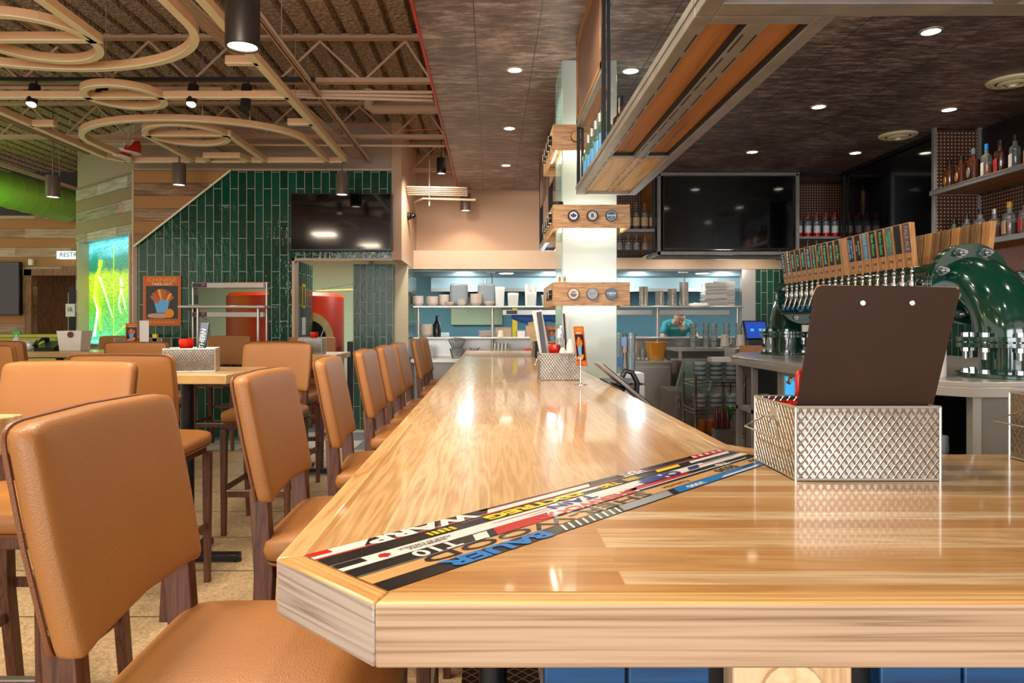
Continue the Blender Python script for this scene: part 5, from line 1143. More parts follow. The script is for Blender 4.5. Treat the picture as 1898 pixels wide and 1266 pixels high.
lo = [('clear_glass', 'k_black', 'k_orange', .26, .042, 'amber_glass'), ('clear_glass', 'k_black', 'k_green', .28, .045, 'amber_glass'), ('clear_glass', 'k_black', 'k_wood', .30, .052, 'amber_glass'), ('clear_glass', 'stainless', 'k_white', .27, .045, 'amber_glass'), ('clear_glass', 'k_gold', 'k_wood', .30, .05, 'amber_glass'), ('clear_glass', 'k_black', 'k_red', .30, .045, 'amber_glass'), ('clear_glass', 'k_black', 'k_grey', .30, .045, 'amber_glass')]
lon = ['orange labelled amber bottle', 'green labelled amber bottle', 'wide amber bottle with cream KN label', 'white labelled amber bottle', 'gold capped amber bottle', 'red labelled amber bottle', 'grey labelled amber bottle']
for k, (g, cp, lb, h_, r_, lq) in enumerate(lo):
    y = 6.55-.175*k
    b = bottle(0, lon[k] + ' on the lower liquor shelf, %s from the screen' % ORD[k], (4.26, y, 2.07), 'bottles on the lower liquor shelf', g, cp, None, h_, r_, lq)
    m = frame((4.26-r_*1.03, y, 2.07+h_*.28), (0, -1, 0), (0, 0, 1)) @ Matrix.Rotation(-.35, 4, 'Y')
    o = MB(m).box(-r_*.8, -h_*.16, -.004, r_*.8, h_*.2, .003).build('label_paper', lb, b)
    if k == 2: lettering('KN', .05, 'k_black', m @ Matrix.Translation((0, .02, .0035)), o, bold=.001)

# ------------------------------------------------------------------ green pipe beer tower
tw = thing('beer_tower', 'glossy dark green flanged pipe beer tower with two elbows', 'beer tower', (2.64, 5.0, 1.10))
PX, PZ, PR, FR = 2.64, 1.59, .142, .223
YN, YF = 3.93, 6.05
MB().cyl((PX, YN, PZ), (PX, YF, PZ), PR, n=48, caps=False).build('pipe_body', 'green_gloss', tw)
for sgn, y in ((-1, YN), (1, YF)):
    R_ = .30; path = [(PX, y + sgn*R_*math.sin(a), PZ - R_*(1-math.cos(a))) for a in [PI/2*i/16 for i in range(17)]]
    path = [(PX, y-sgn*.0, PZ)] + path[1:]
    MB().tube(path, PR*1.04, 40).build('elbow', 'green_gloss', tw, ang=60)
    ye_ = y + sgn*R_
    MB().cyl((PX, ye_, 1.10), (PX, ye_, PZ-R_), PR*.92, n=40).build('riser', 'green_gloss', tw)
    for k, yy in enumerate((y-.006+sgn*.0, y+.028*-sgn)):
        MB().cyl((PX, yy-.013, PZ), (PX, yy+.013, PZ), FR, n=56).build('flange', 'green_gloss', tw, bev=.002)
    for zz in (1.262, 1.292): MB().cyl((PX, ye_, zz-.012), (PX, ye_, zz+.012), FR*1.02, n=56).build('flange', 'green_gloss', tw, bev=.002)
    MB().cyl((PX, ye_, 1.10), (PX, ye_, 1.122), FR*1.05, n=56).build('base_flange', 'green_gloss', tw, bev=.003)
    for k in range(8):
        a = PI/8 + k*PI/4
        bx_, bz = PX + .182*math.cos(a), PZ + .182*math.sin(a)
        MB().cyl((bx_, y-.08, bz), (bx_, y+.07, bz), .011, n=12).cyl((bx_, y-.055, bz), (bx_, y-.028, bz), .021, n=6).cyl((bx_, y+.02, bz), (bx_, y+.045, bz), .021, n=6).cyl((bx_, y-.024, bz), (bx_, y-.018, bz), .026, n=16).build('bolt', 'bolt_steel', tw)
        bx_, by = PX + .188*math.cos(a), ye_ + .188*math.sin(a)
        MB().cyl((bx_, by, 1.225), (bx_, by, 1.325), .011, n=12).cyl((bx_, by, 1.304), (bx_, by, 1.325), .021, n=6).cyl((bx_, by, 1.228), (bx_, by, 1.25), .021, n=6).cyl((bx_, by, 1.19), (bx_, by, 1.23), .013, n=12).build('bolt', 'bolt_steel', tw)
        MB().cyl((bx_, by, 1.122), (bx_, by, 1.14), .021, n=6).build('bolt', 'bolt_steel', tw)
def tap_m(i, back=False):
    y = 4.13 + .0916*i
    return Matrix.Translation((PX, y, 0)) @ (Matrix.Rotation(PI, 4, 'Z') if back else Matrix())
def make_tap(m, t):
    # local: faucet sticks out towards -x
    MB(m).cyl((-.13, 0, 1.60), (-.185, 0, 1.60), .016, .013, n=14).cyl((-.135, 0, 1.60), (-.145, 0, 1.60), .026, n=16).build('shank', 'chrome', t)
    MB(m).lathe([(.014, 1.565), (.018, 1.59), (.018, 1.62), (.012, 1.64), (.010, 1.66), (.014, 1.668), (.014, 1.68), (.008, 1.69), (.008, 1.70), (0, 1.70)], (-.195, 0, 0), 14).build('faucet_body', 'chrome', t)
    MB(m).cyl((-.195, 0, 1.59), (-.225, 0, 1.50), .011, .009, n=12).build('spout', 'chrome', t)
    MB(m).cyl((-.225, 0, 1.503), (-.231, 0, 1.48), .012, n=12).build('spout_plug', 'k_blue', t)
HW = .047
def make_handle(m, t, mat='handle_wood', dy=0, wide=1.0):
    o = MB(m).add([(-.195+x*k-(z-1.70)*.10, y*k2*wide, z) for z, k, k2 in ((1.70, .014, .032), (1.955, .017, .036)) for x, y in ((-1,-1),(1,-1),(1,1),(-1,1))], [(3,2,1,0),(4,5,6,7),(0,1,5,4),(1,2,6,5),(2,3,7,6),(3,0,4,7)])
    return o.build('tap_handle', mat, t, bev=.003)
taps = [('k_maroon', 'k_grey', 'PALE ALE', 'maroon panel nearest the big elbow'), ('k_black', 'k_sky', '', 'plain black panel, second from the big elbow'), ('k_slate', 'k_green', 'Blackberry\nMINT', 'grey panel with two lines of chalk'), ('k_black', 'k_green', 'Mucho Gusto', 'green chalk words Mucho Gusto'),
 ('k_black', 'k_green', 'Blue Moon', 'green chalk about the moon'), ('k_slate', 'k_sky', 'AXE MEN', 'grey panel with spaced blue capitals'), ('k_black', 'k_green', 'Summit\nIPA', 'green and red chalk ending in IPA'), ('k_black', 'k_sky', 'Dragonfruit\nCosmic Ale', 'blue chalk in two narrow lines'),
 (None, None, '', 'bare wood with no panel'), ('k_black', 'k_green', 'Juicy Slips', 'green chalk just beyond the bare handle'), ('k_black', 'k_green', 'Krispy', 'green chalk word Krispy'), ('k_black', 'k_green', 'Hopwell', 'green chalk word Hopwell'), ('k_black', 'k_green', 'Cone Town\nTreats', 'wide black panel in green chalk'),
 ('k_black', 'k_green', 'TOWNSHIP', 'narrow panel in green capitals'), ('k_black', 'k_sky', 'PILSNER', 'pale blue chalk capitals'), ('k_black', 'k_green', 'Rightful', 'green chalk, fifth from the far end'), ('k_black', 'k_green', 'Citra', 'short green chalk, fourth from the far end'), ('k_black', 'k_green', 'Original', 'green chalk, third from the far end'),
 ('k_black', 'k_white', 'PARLOUR WORLD', 'white chalk, second from the far end'), ('k_black', 'k_grey', 'LUCKY', 'grey chalk capitals at the far end')]
for i, (pan, ink, txt, lab) in enumerate(taps):
    m = tap_m(i); y = 4.13+.0916*i
    t = thing('beer_tap', 'beer tap with ' + lab, 'beer tap', (PX-.195, y, 1.48), 0, 'beer taps in the front row')
    make_tap(m, t); hd = make_handle(m, t, dy=0, wide=1.0)
    if pan:
        k = 1/math.hypot(1, .10 + .006/.255)
        ex = Vector((0, -1, 0)); up_ = Vector((-(.10+.003/.255), 0, 1)).normalized()
        def hp(z): return Vector((PX-.195-(.014+.003*(z-1.70)/.255)-(z-1.70)*.10-.0008, y, z))
        c = hp(1.866); mm = frame(c, ex, up_)
        MB(mm).box(-.0315, -.084, 0, .0315, .084, .002).build('chalk_panel', 'chalk_black' if pan == 'k_black' else pan, hd, bev=.0008)
        if txt:
            lines = txt.split('\n'); L2 = max(len(q) for q in lines); sz = .046 if len(lines) == 1 else .030
            for q, ln in enumerate(lines):
                cx = 0 if len(lines) == 1 else (.015 if q == 0 else -.017)
                ink2 = 'k_red' if ln == 'IPA' else ink
                fit = min(1.0, .158/(.56*sz*max(1, len(ln)))) 
                lettering(ln, sz, ink2, mm @ Matrix.Translation((cx, 0, .0022)) @ Matrix.Rotation(-PI/2, 4, 'Z'), hd, 'chalk_writing', sx=fit, bold=.0011, ext=.0003)
        c = hp(1.742); mm = frame(c, ex, up_)
        mb = MB(mm).box(-.019, -.032, 0, .019, -.0305, .001).box(-.019, .0305, 0, .019, .032, .001).box(-.019, -.032, 0, -.0175, .032, .001).box(.0175, -.032, 0, .019, .032, .001)
        mb.build('branded_mark', 'leg_wood', hd); lettering('TW', .026, 'leg_wood', mm @ Matrix.Translation((0, 0, .0008)), hd, 'branded_mark', sx=.8)
for i in range(12):
    m = tap_m(i-.5, True); y = 4.13+.0916*(i-.5)
    t = thing('beer_tap', '%s wooden tap handle from the big elbow in the rear row' % ORD[i], 'beer tap', (PX+.195, y, 1.48), 0, 'beer taps in the rear row')
    make_tap(m, t); make_handle(m, t, 'handle_dark' if i % 3 else 'handle_wood', wide=(1.0, 1.1, .9)[i % 3])
# tower counter
t = thing('tap_counter', 'stainless steel counter carrying the green beer tower', 'counter', (2.7, 4.6, 0))
MB().prism([(2.05, 3.47), (2.22, 3.28), (3.9, 3.28), (3.9, 6.75), (2.35, 6.75), (2.02, 6.0)], 1.075, 1.10).build('counter_top', 'stainless', t, bev=.004)
MB().prism([(2.04, 3.46), (2.215, 3.27), (3.9, 3.27), (3.9, 3.30), (2.23, 3.30), (2.07, 3.48), (2.05, 5.99), (2.02, 5.99)], 1.03, 1.076).build('counter_lip', 'stainless', t, bev=.003)
MB().box(2.30, 3.36, .1, 3.9, 3.40, 1.03).build('front_panel', 'stainless_dark', t); MB().box(2.27, 3.355, .1, 2.31, 3.40, 1.03).build('corner_post', 'stainless', t)
MB().box(2.12, 3.60, .1, 2.16, 5.2, 1.03).build('side_panel', 'stainless_dark', t); MB().box(2.5, 3.5, .1, 3.9, 6.7, 1.02).build('inner_body', 'dark_steel', t)
for a_, b_ in ((2.10, 3.58), (2.10, 5.18), (2.06, 5.60), (2.06, 5.94)): MB().box(a_, b_, .1, a_+.04, b_+.04, 1.03).build('frame_post', 'stainless', t)
for z in (.30, .66): MB().box(2.06, 5.6, z, 2.48, 5.98, z+.03).build('shelf', 'stainless', t)
for z in (.42, .70): MB().box(2.10, 3.40, z, 2.30, 3.6, z+.02).build('shelf', 'dark_steel', t)
g = MB().box(2.09, 4.25, .80, 2.12, 5.05, 1.0).build('glass_door', 'screen_cyan', t); MB().box(2.08, 4.2, .78, 2.10, 5.1, .80).box(2.08, 4.2, 1.0, 2.10, 5.1, 1.02).box(2.08, 4.2, .8, 2.10, 4.25, 1.0).box(2.08, 5.05, .8, 2.10, 5.1, 1.0).build('door_frame', 'stainless', g)
tag(MB().tube([(1.98, 4.6, .80), (1.98, 4.6, .99), (1.96, 4.58, 1.02), (1.92, 4.56, 1.02), (1.90, 4.55, .99)], .016, 12).build('sink_tap', 'chrome'), 'chrome gooseneck tap in front of the tap counter', 'tap')
tag(MB().lathe([(.045, 0), (.048, .01), (.048, .17), (.03, .20), (.025, .26), (.045, .262), (.045, .28), (0, .28)], (2.26, 3.62, 1.10), 24).build('squeeze_bottle', 'white_plastic'), 'white bottle standing left of the near green riser', 'bottle')
tag(MB().lathe([(.038, 0), (.04, .01), (.04, .19), (.018, .22), (.016, .25), (0, .25)], (2.35, 5.2, 1.10), 20).build('squeeze_bottle', 'frost_plastic'), 'clear squeeze bottle left of the menu board before the far elbow', 'bottle')
tag(MB().box(2.3, 5.25, 1.31, 2.42, 5.27, 1.36).bar((2.36, 5.26, 1.10), (2.36, 5.26, 1.31), .01, .01).build('price_card', 'paper'), 'small white card on a stem by the clear bottle', 'card')
tag(MB().lathe([(.055, 0), (.07, .01), (.07, .02), (.05, .03), (0, .03)], (2.30, 3.95, 1.10), 24).build('small_dish', 'grey_plastic'), 'grey dish on the steel counter left of the near riser', 'dish')
t = thing('jar', 'glass jar with wooden lid behind the near riser', 'jar', (3.2, 5.0, 1.1)); MB().cyl((3.25, 5.6, 1.10), (3.25, 5.6, 1.25), .06).build('glass', 'clear_glass', t); MB().cyl((3.25, 5.6, 1.25), (3.25, 5.6, 1.32), .055).build('lid', 'handle_wood', t)
for k in range(10):
    x, y, z = (2.20, 3.46, (.44, .72)[k % 2]) if k < 2 else (2.26+.06*(k % 3), 5.68+.10*(k//4)+.0*(k % 3), (.33, .69)[k % 2])
    if k < 2: y = 3.50
    tag(MB().lathe([(.035, 0), (.045, .03), (.042, .10), (.040, .10), (.042, .03), (.03, .006), (0, .006)], (x, y, z), 18).build('drinking_glass', 'smoke_glass'), 'glass on the %s open shelf of the tap counter, %s one' % (('lower', 'upper')[k % 2], ORD[k]), 'glass', 'glasses in the open tap counter')
# ------------------------------------------------------------------ equipment behind the bar
def cabinet(name, x0, y0, x1, y1, z, label, cat, handle=True, mat='stainless'):
    t = thing(name, label, cat, ((x0+x1)/2, (y0+y1)/2, 0))
    MB().box(x0, y0, .08, x1, y1, z-.03).build('cabinet_body', mat, t, bev=.003); MB().box(x0-.01, y0-.015, z-.03, x1+.01, y1, z).build('cabinet_top', 'stainless', t, bev=.003)
    d = MB().box(x0+.02, y0-.02, .12, x1-.02, y0, z-.07).build('cabinet_door', mat, t, bev=.004)
    if handle: MB().tube([(x0+.06, y0-.02, z-.2), (x0+.06, y0-.06, z-.2), (x0+.06, y0-.06, z-.35), (x0+.06, y0-.02, z-.35)], .008, 8).build('door_handle', 'chrome', d)
    return t
cabinet('undercounter_fridge', 1.30, 8.4, 2.12, 9.1, .93, 'stainless fridge with white marks right of the column', 'fridge', False)
cabinet('undercounter_fridge', 2.28, 8.3, 3.4, 9.0, .93, 'long stainless cabinet behind the glass fronted bin', 'fridge', True)
t = thing('rear_counter', 'raised stainless shelf holding mugs before the kitchen pass', 'counter', (3.0, 9.3, 0)); MB().box(2.35, 9.05, 1.02, 4.3, 9.55, 1.06).build('counter_top', 'stainless', t); MB().box(2.4, 9.1, 0, 2.44, 9.14, 1.02).box(4.2, 9.1, 0, 4.24, 9.14, 1.02).build('leg', 'stainless', t)
t = thing('ice_bin', 'steel bin with a sloping glass front behind the bar', 'ice bin', (2.05, 7.2, 0))
MB().box(1.93, 7.45, .08, 2.28, 8.1, .66).build('bin_body', 'stainless_dark', t, bev=.004); MB().tube([(1.96, 7.44, .60), (1.96, 7.40, .60), (1.96, 7.40, .50), (1.96, 7.44, .50)], .007, 8).build('door_handle', 'chrome', t)
MB().add([(1.93, 7.45, .66), (2.28, 7.45, .66), (2.45, 7.75, .98), (2.10, 7.75, .98)], [(0,1,2,3)]).build('glass_front', 'glass_green', t, smooth=False)
MB().bar((1.93, 7.45, .66), (2.10, 7.75, .98), .02, .02).bar((2.28, 7.45, .66), (2.45, 7.75, .98), .02, .02).bar((2.10, 7.75, .98), (2.45, 7.75, .98), .02, .02).build('glass_frame', 'stainless', t); MB().box(2.10, 7.75, .66, 2.45, 7.77, .98).build('back_plate', 'teal_wall', t)
rk = thing('wire_rack', 'chrome wire rack stacked with glass bowls behind the bar', 'wire rack', (2.2, 7.1, 0))
for z in (.30, .53, .80):
    mb = MB().tube([(1.98, 6.9, z), (2.46, 6.9, z), (2.46, 7.33, z), (1.98, 7.33, z)], .006, 6, True).tube([(1.98, 6.9, z-.035), (2.46, 6.9, z-.035), (2.46, 7.33, z-.035), (1.98, 7.33, z-.035)], .005, 6, True)
    for k in range(12): mb.cyl((1.98+.04*k, 6.9, z), (1.98+.04*k, 7.33, z), .002, n=5); mb.bar((1.98+.04*k, 6.9, z-.035), (2.0+.04*k, 6.9, z), .003, .003)
    mb.build('wire_shelf', 'chrome', rk)
for x in (1.98, 2.46):
    for y in (6.9, 7.33): MB().cyl((x, y, 0), (x, y, .87), .013, n=10).build('post', 'chrome', rk)
def glassware(x, y, z, s_): return MB().lathe([(.05*s_, 0), (.085*s_, .03*s_), (.09*s_, .06*s_), (.085*s_, .06*s_), (.08*s_, .03*s_), (.04*s_, .008), (0, .008)], (x, y, z), 20)
gb = tag(glassware(2.06, 7.02, .806, .85).build('glass_bowl', 'smoke_glass'), 'glass bowl on the wire rack, first of the top shelf', 'glass bowl', 'glass bowls on the wire rack')
q = 1
for z, nx, st in ((.806, 3, 4), (.536, 3, 3)):
    for a in range(nx):
        for b in range(st):
            if z > .8 and a == 0 and b == 0: continue
            dup(gb, (2.06+.155*a, 7.02, z+.045*b), 0, 'glass bowl on the %s rack shelf, pile %s from left, %s from the bottom' % ('top' if z > .7 else 'middle', ['first', 'second', 'third'][a], ORD[b]), 'glass bowls on the wire rack')
tag(MB().box(2.16, 6.96, .995, 2.36, 7.1, 1.04).build('napkin_box', 'paper'), 'white paper packet on top of the glass bowls', 'packet')
for k, (x, z, mt) in enumerate(((1.85, .10, 'amber'), (1.93, .10, 'k_orange'), (2.02, .10, 'k_green'), (2.11, .10, 'frost_plastic'), (2.11, .235, 'k_green'))):
    tag(MB().lathe([(.03, 0), (.034, .008), (.034, .12), (.026, .13), (0, .13)], (x+.22, 6.97, z+.205), 16).build('drink_can', mt), ['amber can at the left', 'orange can second from the left', 'green can third from the left', 'pale can at the right', 'green can on top'][k] + ' of the lowest wire rack shelf', 'can', 'cans behind the bar')
t = thing('plastic_crate', 'white plastic crate on the floor behind the bar', 'crate', (1.95, 6.2, 0)); MB().box(1.78, 6.5, 0, 2.04, 6.78, .30).build('crate', 'white_plastic', t, bev=.01)
for k in range(3): tag(MB().lathe([(.02, 0), (.023, .01), (.023, .13), (.012, .17), (.012, .21), (0, .21)], (2.08+.05*k, 6.56, .40), 14).build('sauce_bottle', 'k_maroon'), ['left', 'middle', 'right'][k] + ' dark red bottle beside the wire rack', 'bottle', 'dark red bottles by the rack')
tag(MB().box(2.05, 6.5, 0, 2.22, 6.62, .40).build('small_cart', 'stainless_dark'), 'small dark steel cart under the red bottles', 'cart')
# small screen terminal and buckets right of the mugs
t = thing('order_screen', 'small blue order screen behind the tap counter', 'screen', (3.5, 8.5, 1.0)); m = frame((2.98, 8.0, 1.30), (1, .15, 0), (-.1, .25, 1)); MB(m).box(-.14, -.11, -.03, .14, .11, 0).build('casing', 'k_black', t, bev=.006); o = MB(m).box(-.125, -.095, 0, .125, .095, .002).build('display', 'screen_blue', t)
for sx_ in (-.05, .05): MB(m).box(sx_-.02, -.015, .002, sx_+.02, .015, .003).build('icon', 'screen_cyan', o)
MB().box(2.9, 8.0, 1.10, 3.06, 8.14, 1.22).build('stand', 'k_black', t); 
tag(MB().box(2.7, 7.9, 0, 3.9, 8.24, 1.10).build('service_counter', 'stainless', bev=.004), 'stainless service counter under the blue order screen', 'counter')
tag(MB().lathe([(.06, 0), (.08, .16), (.076, .16), (.057, .004), (0, .004)], (3.14, 7.98, 1.10), 20).build('plastic_tub', 'frost_plastic'), 'clear plastic tub beside the blue order screen', 'tub')
tag(MB().add([(2.70, 7.75, 1.02), (3.05, 7.75, 1.02), (3.0, 7.9, 1.13), (2.76, 7.9, 1.13)], [(0,1,2,3)]).box(2.7, 7.74, .98, 3.05, 7.9, 1.02).build('cutting_tray', 'brown_box'), 'tan tray leaning below the order screen', 'tray')
# tablet till on the inner bar edge
t = thing('tablet_till', 'tilted tablet till seen edge on at the inner bar edge', 'till', (.72, 3.95, .9))
cx_, cz_ = .735, 1.03; dv = Vector((math.cos(math.radians(-40)), 0, math.sin(math.radians(-40)))); nv = Vector((-dv.z, 0, dv.x))
Cc = Vector((cx_, 3.95, cz_))
MB().bar(Cc-dv*.185, Cc+dv*.185, .25, .018, up=tuple(nv)).build('tablet', 'frame_steel', t, bev=.004); MB().bar(Cc-dv*.175+nv*.011, Cc+dv*.175+nv*.011, .235, .003, up=tuple(nv)).build('display', 'tv_black', t)
MB().bar(Cc-nv*.02-dv*.03, Cc-nv*.05-dv*.02, .10, .09).build('mount', 'k_black', t, bev=.008); MB().cyl(Cc-nv*.05, (cx_-.02, 3.95, .90), .02).build('arm', 'k_black', t)
t = thing('bar_gun', 'black curved hose handle beside the tablet till', 'hose', (.85, 4.4, .9)); MB().tube([(.86, 4.24, .80), (.87, 4.24, 1.02), (.84, 4.24, 1.08), (.80, 4.24, 1.09), (.78, 4.24, 1.05)], .016, 12).build('hose', 'k_black', t)
t = thing('glass_washer', 'steel drainboard box behind the tablet till', 'drainboard', (.95, 4.6, 0)); MB().box(.72, 4.3, .5, .93, 4.7, 1.0).build('drain_body', 'stainless', t, bev=.004); MB().box(.72, 4.3, 1.0, .93, 4.7, 1.012).build('drain_mat', 'footrest_mesh', t)
tag(MB().box(.74, 3.2, .93, .80, 3.32, .955).build('receipt_pad', 'paper'), 'white pad below the tablet till at the inner bar edge', 'pad')
MB_ = None
gl = tag(MB().lathe([(.030, 0), (.040, .15), (.038, .15), (.028, .005), (0, .005)], (.97, 5.4, 1.0), 16).build('pint_glass', 'smoke_glass'), 'lower left pint glass in the stack right of the column', 'pint glass', 'pint glasses right of the column')
for k, (x, z) in enumerate(((1.06, 1.0), (.97, 1.15), (1.06, 1.15))): dup(gl, (x, 5.4, z), 0, ['lower right', 'upper left', 'upper right'][k] + ' pint glass in the stack right of the column', 'pint glasses right of the column')
tag(MB().box(.90, 5.3, .5, 1.14, 5.5, 1.0).build('glass_stand', 'stainless'), 'narrow steel stand under the pint glasses by the column', 'stand')
for k, (x, z) in enumerate(((.97, 1.05), (1.0, 1.2))): tag(MB().box(x-.02, 5.352, z, x+.02, 5.356, z+.07).build('blue_sticker', 'k_blue'), ['lower', 'upper'][k] + ' blue sticker on the pint glass stack', 'sticker')
# ------------------------------------------------------------------ kitchen pass
YP = 9.75
t = thing('pass_shelving', 'two level stainless pass shelf along the kitchen opening', 'shelf', (1.1, YP, 1.0))
for z, nm in ((1.585, 'shelf_top'), (1.165, 'shelf_bottom')): MB().box(-1.05, YP-.18, z, 3.40, YP+.2, z+.025).build(nm, 'stainless', t, bev=.006)
for x in (-.98, .02, 1.30, 2.25, 3.33): MB().cyl((x, YP-.13, .91), (x, YP-.13, 1.59), .022, n=14).build('post', 'stainless', t)
for a, b in ((.16, 1.25), (1.36, 3.28)): h = MB().box(a, YP+.0, 1.49, b, YP+.14, 1.56).build('heater_strip', 'stainless', t, bev=.003); MB().box(a+.05, YP-.004, 1.50, a+.2, YP, 1.55).build('control_panel', 'k_black', h)
tag(MB().box(-1.05, 9.28, .86, 2.30, 9.95, .91).build('pass_counter', 'stainless', bev=.006), 'stainless counter below the pass shelves at the end of the bar', 'counter')
tag(MB().box(-1.0, 9.4, 0, 1.2, 9.9, .86).build('counter_base', 'stainless_dark'), 'steel base cabinet beneath the pass counter', 'cabinet')
YI = YP-.04; ZS = 1.61
rng = random.Random(11)
# bowls
bw = tag(MB().lathe([(.045, 0), (.075, .03), (.085, .065), (.081, .065), (.07, .032), (.04, .006), (0, .006)], (0, 0, 0), 24).build('soup_bowl', 'bowl_white'), 'x', 'bowl', 'white bowls on the pass')
def pile(proto, x, y, z, n, dz, txt, group, s_=1.0, cap=None):
    for k in range(n):
        lab = '%s, %s' % (txt, 'single' if n == 1 else ('topmost of its stack' if k == n-1 else 'lowest of its stack' if k == 0 else ORD[k] + ' from the bottom'))
        dup(proto, (x, y, z+dz*k), 0, lab, group, sc=(s_, s_, s_))
G = 'white bowls on the pass'
pile(bw, -1.00, YI, ZS, 3, .035, 'white bowl at the left end of the top pass shelf', G)
pile(bw, -.80, YI, ZS, 3, .033, 'white bowl second stack from the left on the pass', G)
pile(bw, -.64, YI+.08, ZS, 4, .033, 'white bowl third stack from the left on the pass', G, .9)
pile(bw, -.56, YI-.1, ZS, 1, .03, 'small white bowl in front of the grey bins', G, .8)
pile(bw, -.40, YI-.05, ZS, 2, .03, 'small bowl before the left grey bin', G, .8)
pile(bw, -.20, YI-.05, ZS, 4, .033, 'white bowl between the two grey bins', G)
pile(bw, -.02, YI-.08, ZS, 1, .03, 'flat white bowl before the right grey bin', G, .9)
pile(bw, -.88, YI, 1.19, 4, .035, 'large white bowl on the lower pass shelf', G, 1.05)
C.objects.unlink(bw); bpy.data.objects.remove(bw)
for k, x in enumerate((-.44, -.06)):
    tag(MB().sq((x, YI+.1, ZS+.155), (.125, .1, .155), .25, .3).build('plastic_bin', 'grey_plastic'), ['left', 'right'][k] + ' upturned grey bin on the top pass shelf', 'bin', 'grey bins on the pass')
def tub(x, w_, h_, mat, label, fill=None, cat='container', lidm=None, y=YI, z=ZS):
    t = thing('food_container', label, cat, (x, y, z), 0, 'containers on the pass')
    mb = MB(); k = .86
    for z0, s_ in ((0, k), (h_, 1.0)):
        for sx_, sy_ in ((-1,-1),(1,-1),(1,1),(-1,1)): mb.v.append(Vector((x+sx_*w_/2*s_, y+sy_*w_*.4*s_, z+z0)))
    mb.f = [(3,2,1,0),(0,1,5,4),(1,2,6,5),(2,3,7,6),(3,0,4,7)]
    mb.build('tub', mat, t, smooth=False)
    if fill: MB().sq((x, y, z+h_*.5), (w_*.40, w_*.32, h_*.48), .5, .5, fn=lambda a, b, c: (a+.06*math.sin(7*c+3*b), b, c+(.12*math.sin(9*a+5*b) if c > 0 else 0))).build('contents', fill, t)
    if lidm: MB().box(x-w_/2-.005, y-w_*.4-.005, z+h_, x+w_/2+.005, y+w_*.4+.005, z+h_+.02).build('lid', lidm, t)
    return t
tub(.12, .13, .26, 'frost_plastic', 'tall bag of wrapped rolls right of the grey bins', 'paper'); tub(.30, .15, .18, 'frost_plastic', 'clear tub of crumpled white cups under the ceiling cable', 'paper')
tub(.55, .13, .19, 'frost_plastic', 'clear tub holding two tall cup sleeves', 'white_plastic'); tub(.78, .18, .13, 'frost_plastic', 'low clear lidded tub on the pass', 'paper', lidm='frost_plastic'); tub(1.02, .19, .17, 'frost_plastic', 'clear tub of cutlery bags near the column', 'grey_plastic')
for k, (x, h_) in enumerate(((.50, .30), (.59, .26))): tag(MB().lathe([(.03, 0), (.038, h_), (.034, h_), (0, h_-.01)], (x, YI+.02, ZS), 16).build('cup_sleeve', 'white_plastic'), ['taller left', 'shorter right'][k] + ' white cup sleeve on the pass', 'cup stack', 'cup sleeves on the pass')
tray_ = tag(MB().prism([(-.11, -.16), (.11, -.16), (.11, .16), (-.11, .16)], 0, .006).build('serving_tray', 'stainless_dark'), 'x', 'tray', 'serving trays on the pass')
for k in range(22): dup(tray_, (1.27+.003*k, YI, ZS+.012*k), 0, 'dark tray in the leaning stack left of the column, %s from the bottom' % (ORD[k] if k < 20 else ['next to topmost', 'topmost'][k-20]), 'dark trays left of the column', rot=(0, .12 if k > 15 else 0, 0))
bpy.data.objects.remove(tray_)
# metal cup towers
mc = tag(MB().lathe([(.038, 0), (.050, .035), (.052, .037), (.047, .037), (.036, .003), (0, .003)], (0, 0, 0), 18).build('steel_basket', 'stainless'), 'x', 'basket', 'steel baskets on the pass')
for j, (x, n_) in enumerate(((2.08, 8), (2.30, 6), (2.47, 7), (2.63, 10))):
    pile(mc, x, YI, ZS, n_, .031, 'steel basket in the %s tower right of the column' % ['leftmost', 'second', 'third', 'tallest fourth'][j], 'steel baskets on the pass', 1.25)
bpy.data.objects.remove(mc)
ft = tag(MB().prism([(-.15, -.11), (.15, -.11), (.15, .11), (-.15, .11)], 0, .015).build('pizza_tray', 'stainless'), 'x', 'tray', 'steel trays stacked on the pass')
for j, (x, n_) in enumerate(((3.03, 18), (3.20, 20))):
    for k in range(n_): dup(ft, (x+.006*rng.uniform(-1, 1), YI-.02+.20*j, ZS+.0172*k), 0, 'steel tray in the %s tall stack by the steel panel, %s from the bottom' % (('left', 'right')[j], ORD[k]), 'steel trays stacked on the pass', rot=(0, rng.uniform(-.012, .012), rng.uniform(-.06, .06)))
bpy.data.objects.remove(ft)
tag(MB().sq((2.80, YI-.12, ZS+.01), (.14, .08, .03), .6, .8, fn=lambda a, b, c: (a, b+.1*math.sin(8*a), c*(1+.2*math.sin(11*a)) - .5*abs(b))).build('cleaning_cloth', 'paper'), 'white cloth draped over the edge of the top pass shelf', 'cloth')
# lower pass shelf
tag(MB().lathe([(.05, 0), (.055, .02), (.055, .17), (.02, .22), (.018, .28), (.03, .29), (0, .29)], (-.74, YI+.05, 1.19), 18).build('dark_bottle', 'k_black'), 'black bottle behind the large bowls on the lower pass shelf', 'bottle')
for k in range(5): tag(MB().lathe([(.08, 0), (.115, .015), (.112, .018), (.07, .005), (0, .005)], (-.06, YI, 1.19+.016*k), 22).build('side_plate', 'bowl_white'), '%s plate in the low white pile on the lower pass shelf' % ['bottom', 'second', 'middle', 'fourth', 'top'][k], 'plate', 'plates on the lower pass shelf')
for k in range(6): tag(MB().box(.06, YI+.03, 1.19+.022*k, .28, YI+.17, 1.21+.022*k).build('takeout_box', 'cardboard'), '%s folded carton in the pile left of the pass post' % ['bottom', 'second', 'third', 'fourth', 'fifth', 'top'][k], 'carton', 'cartons on the lower pass shelf')
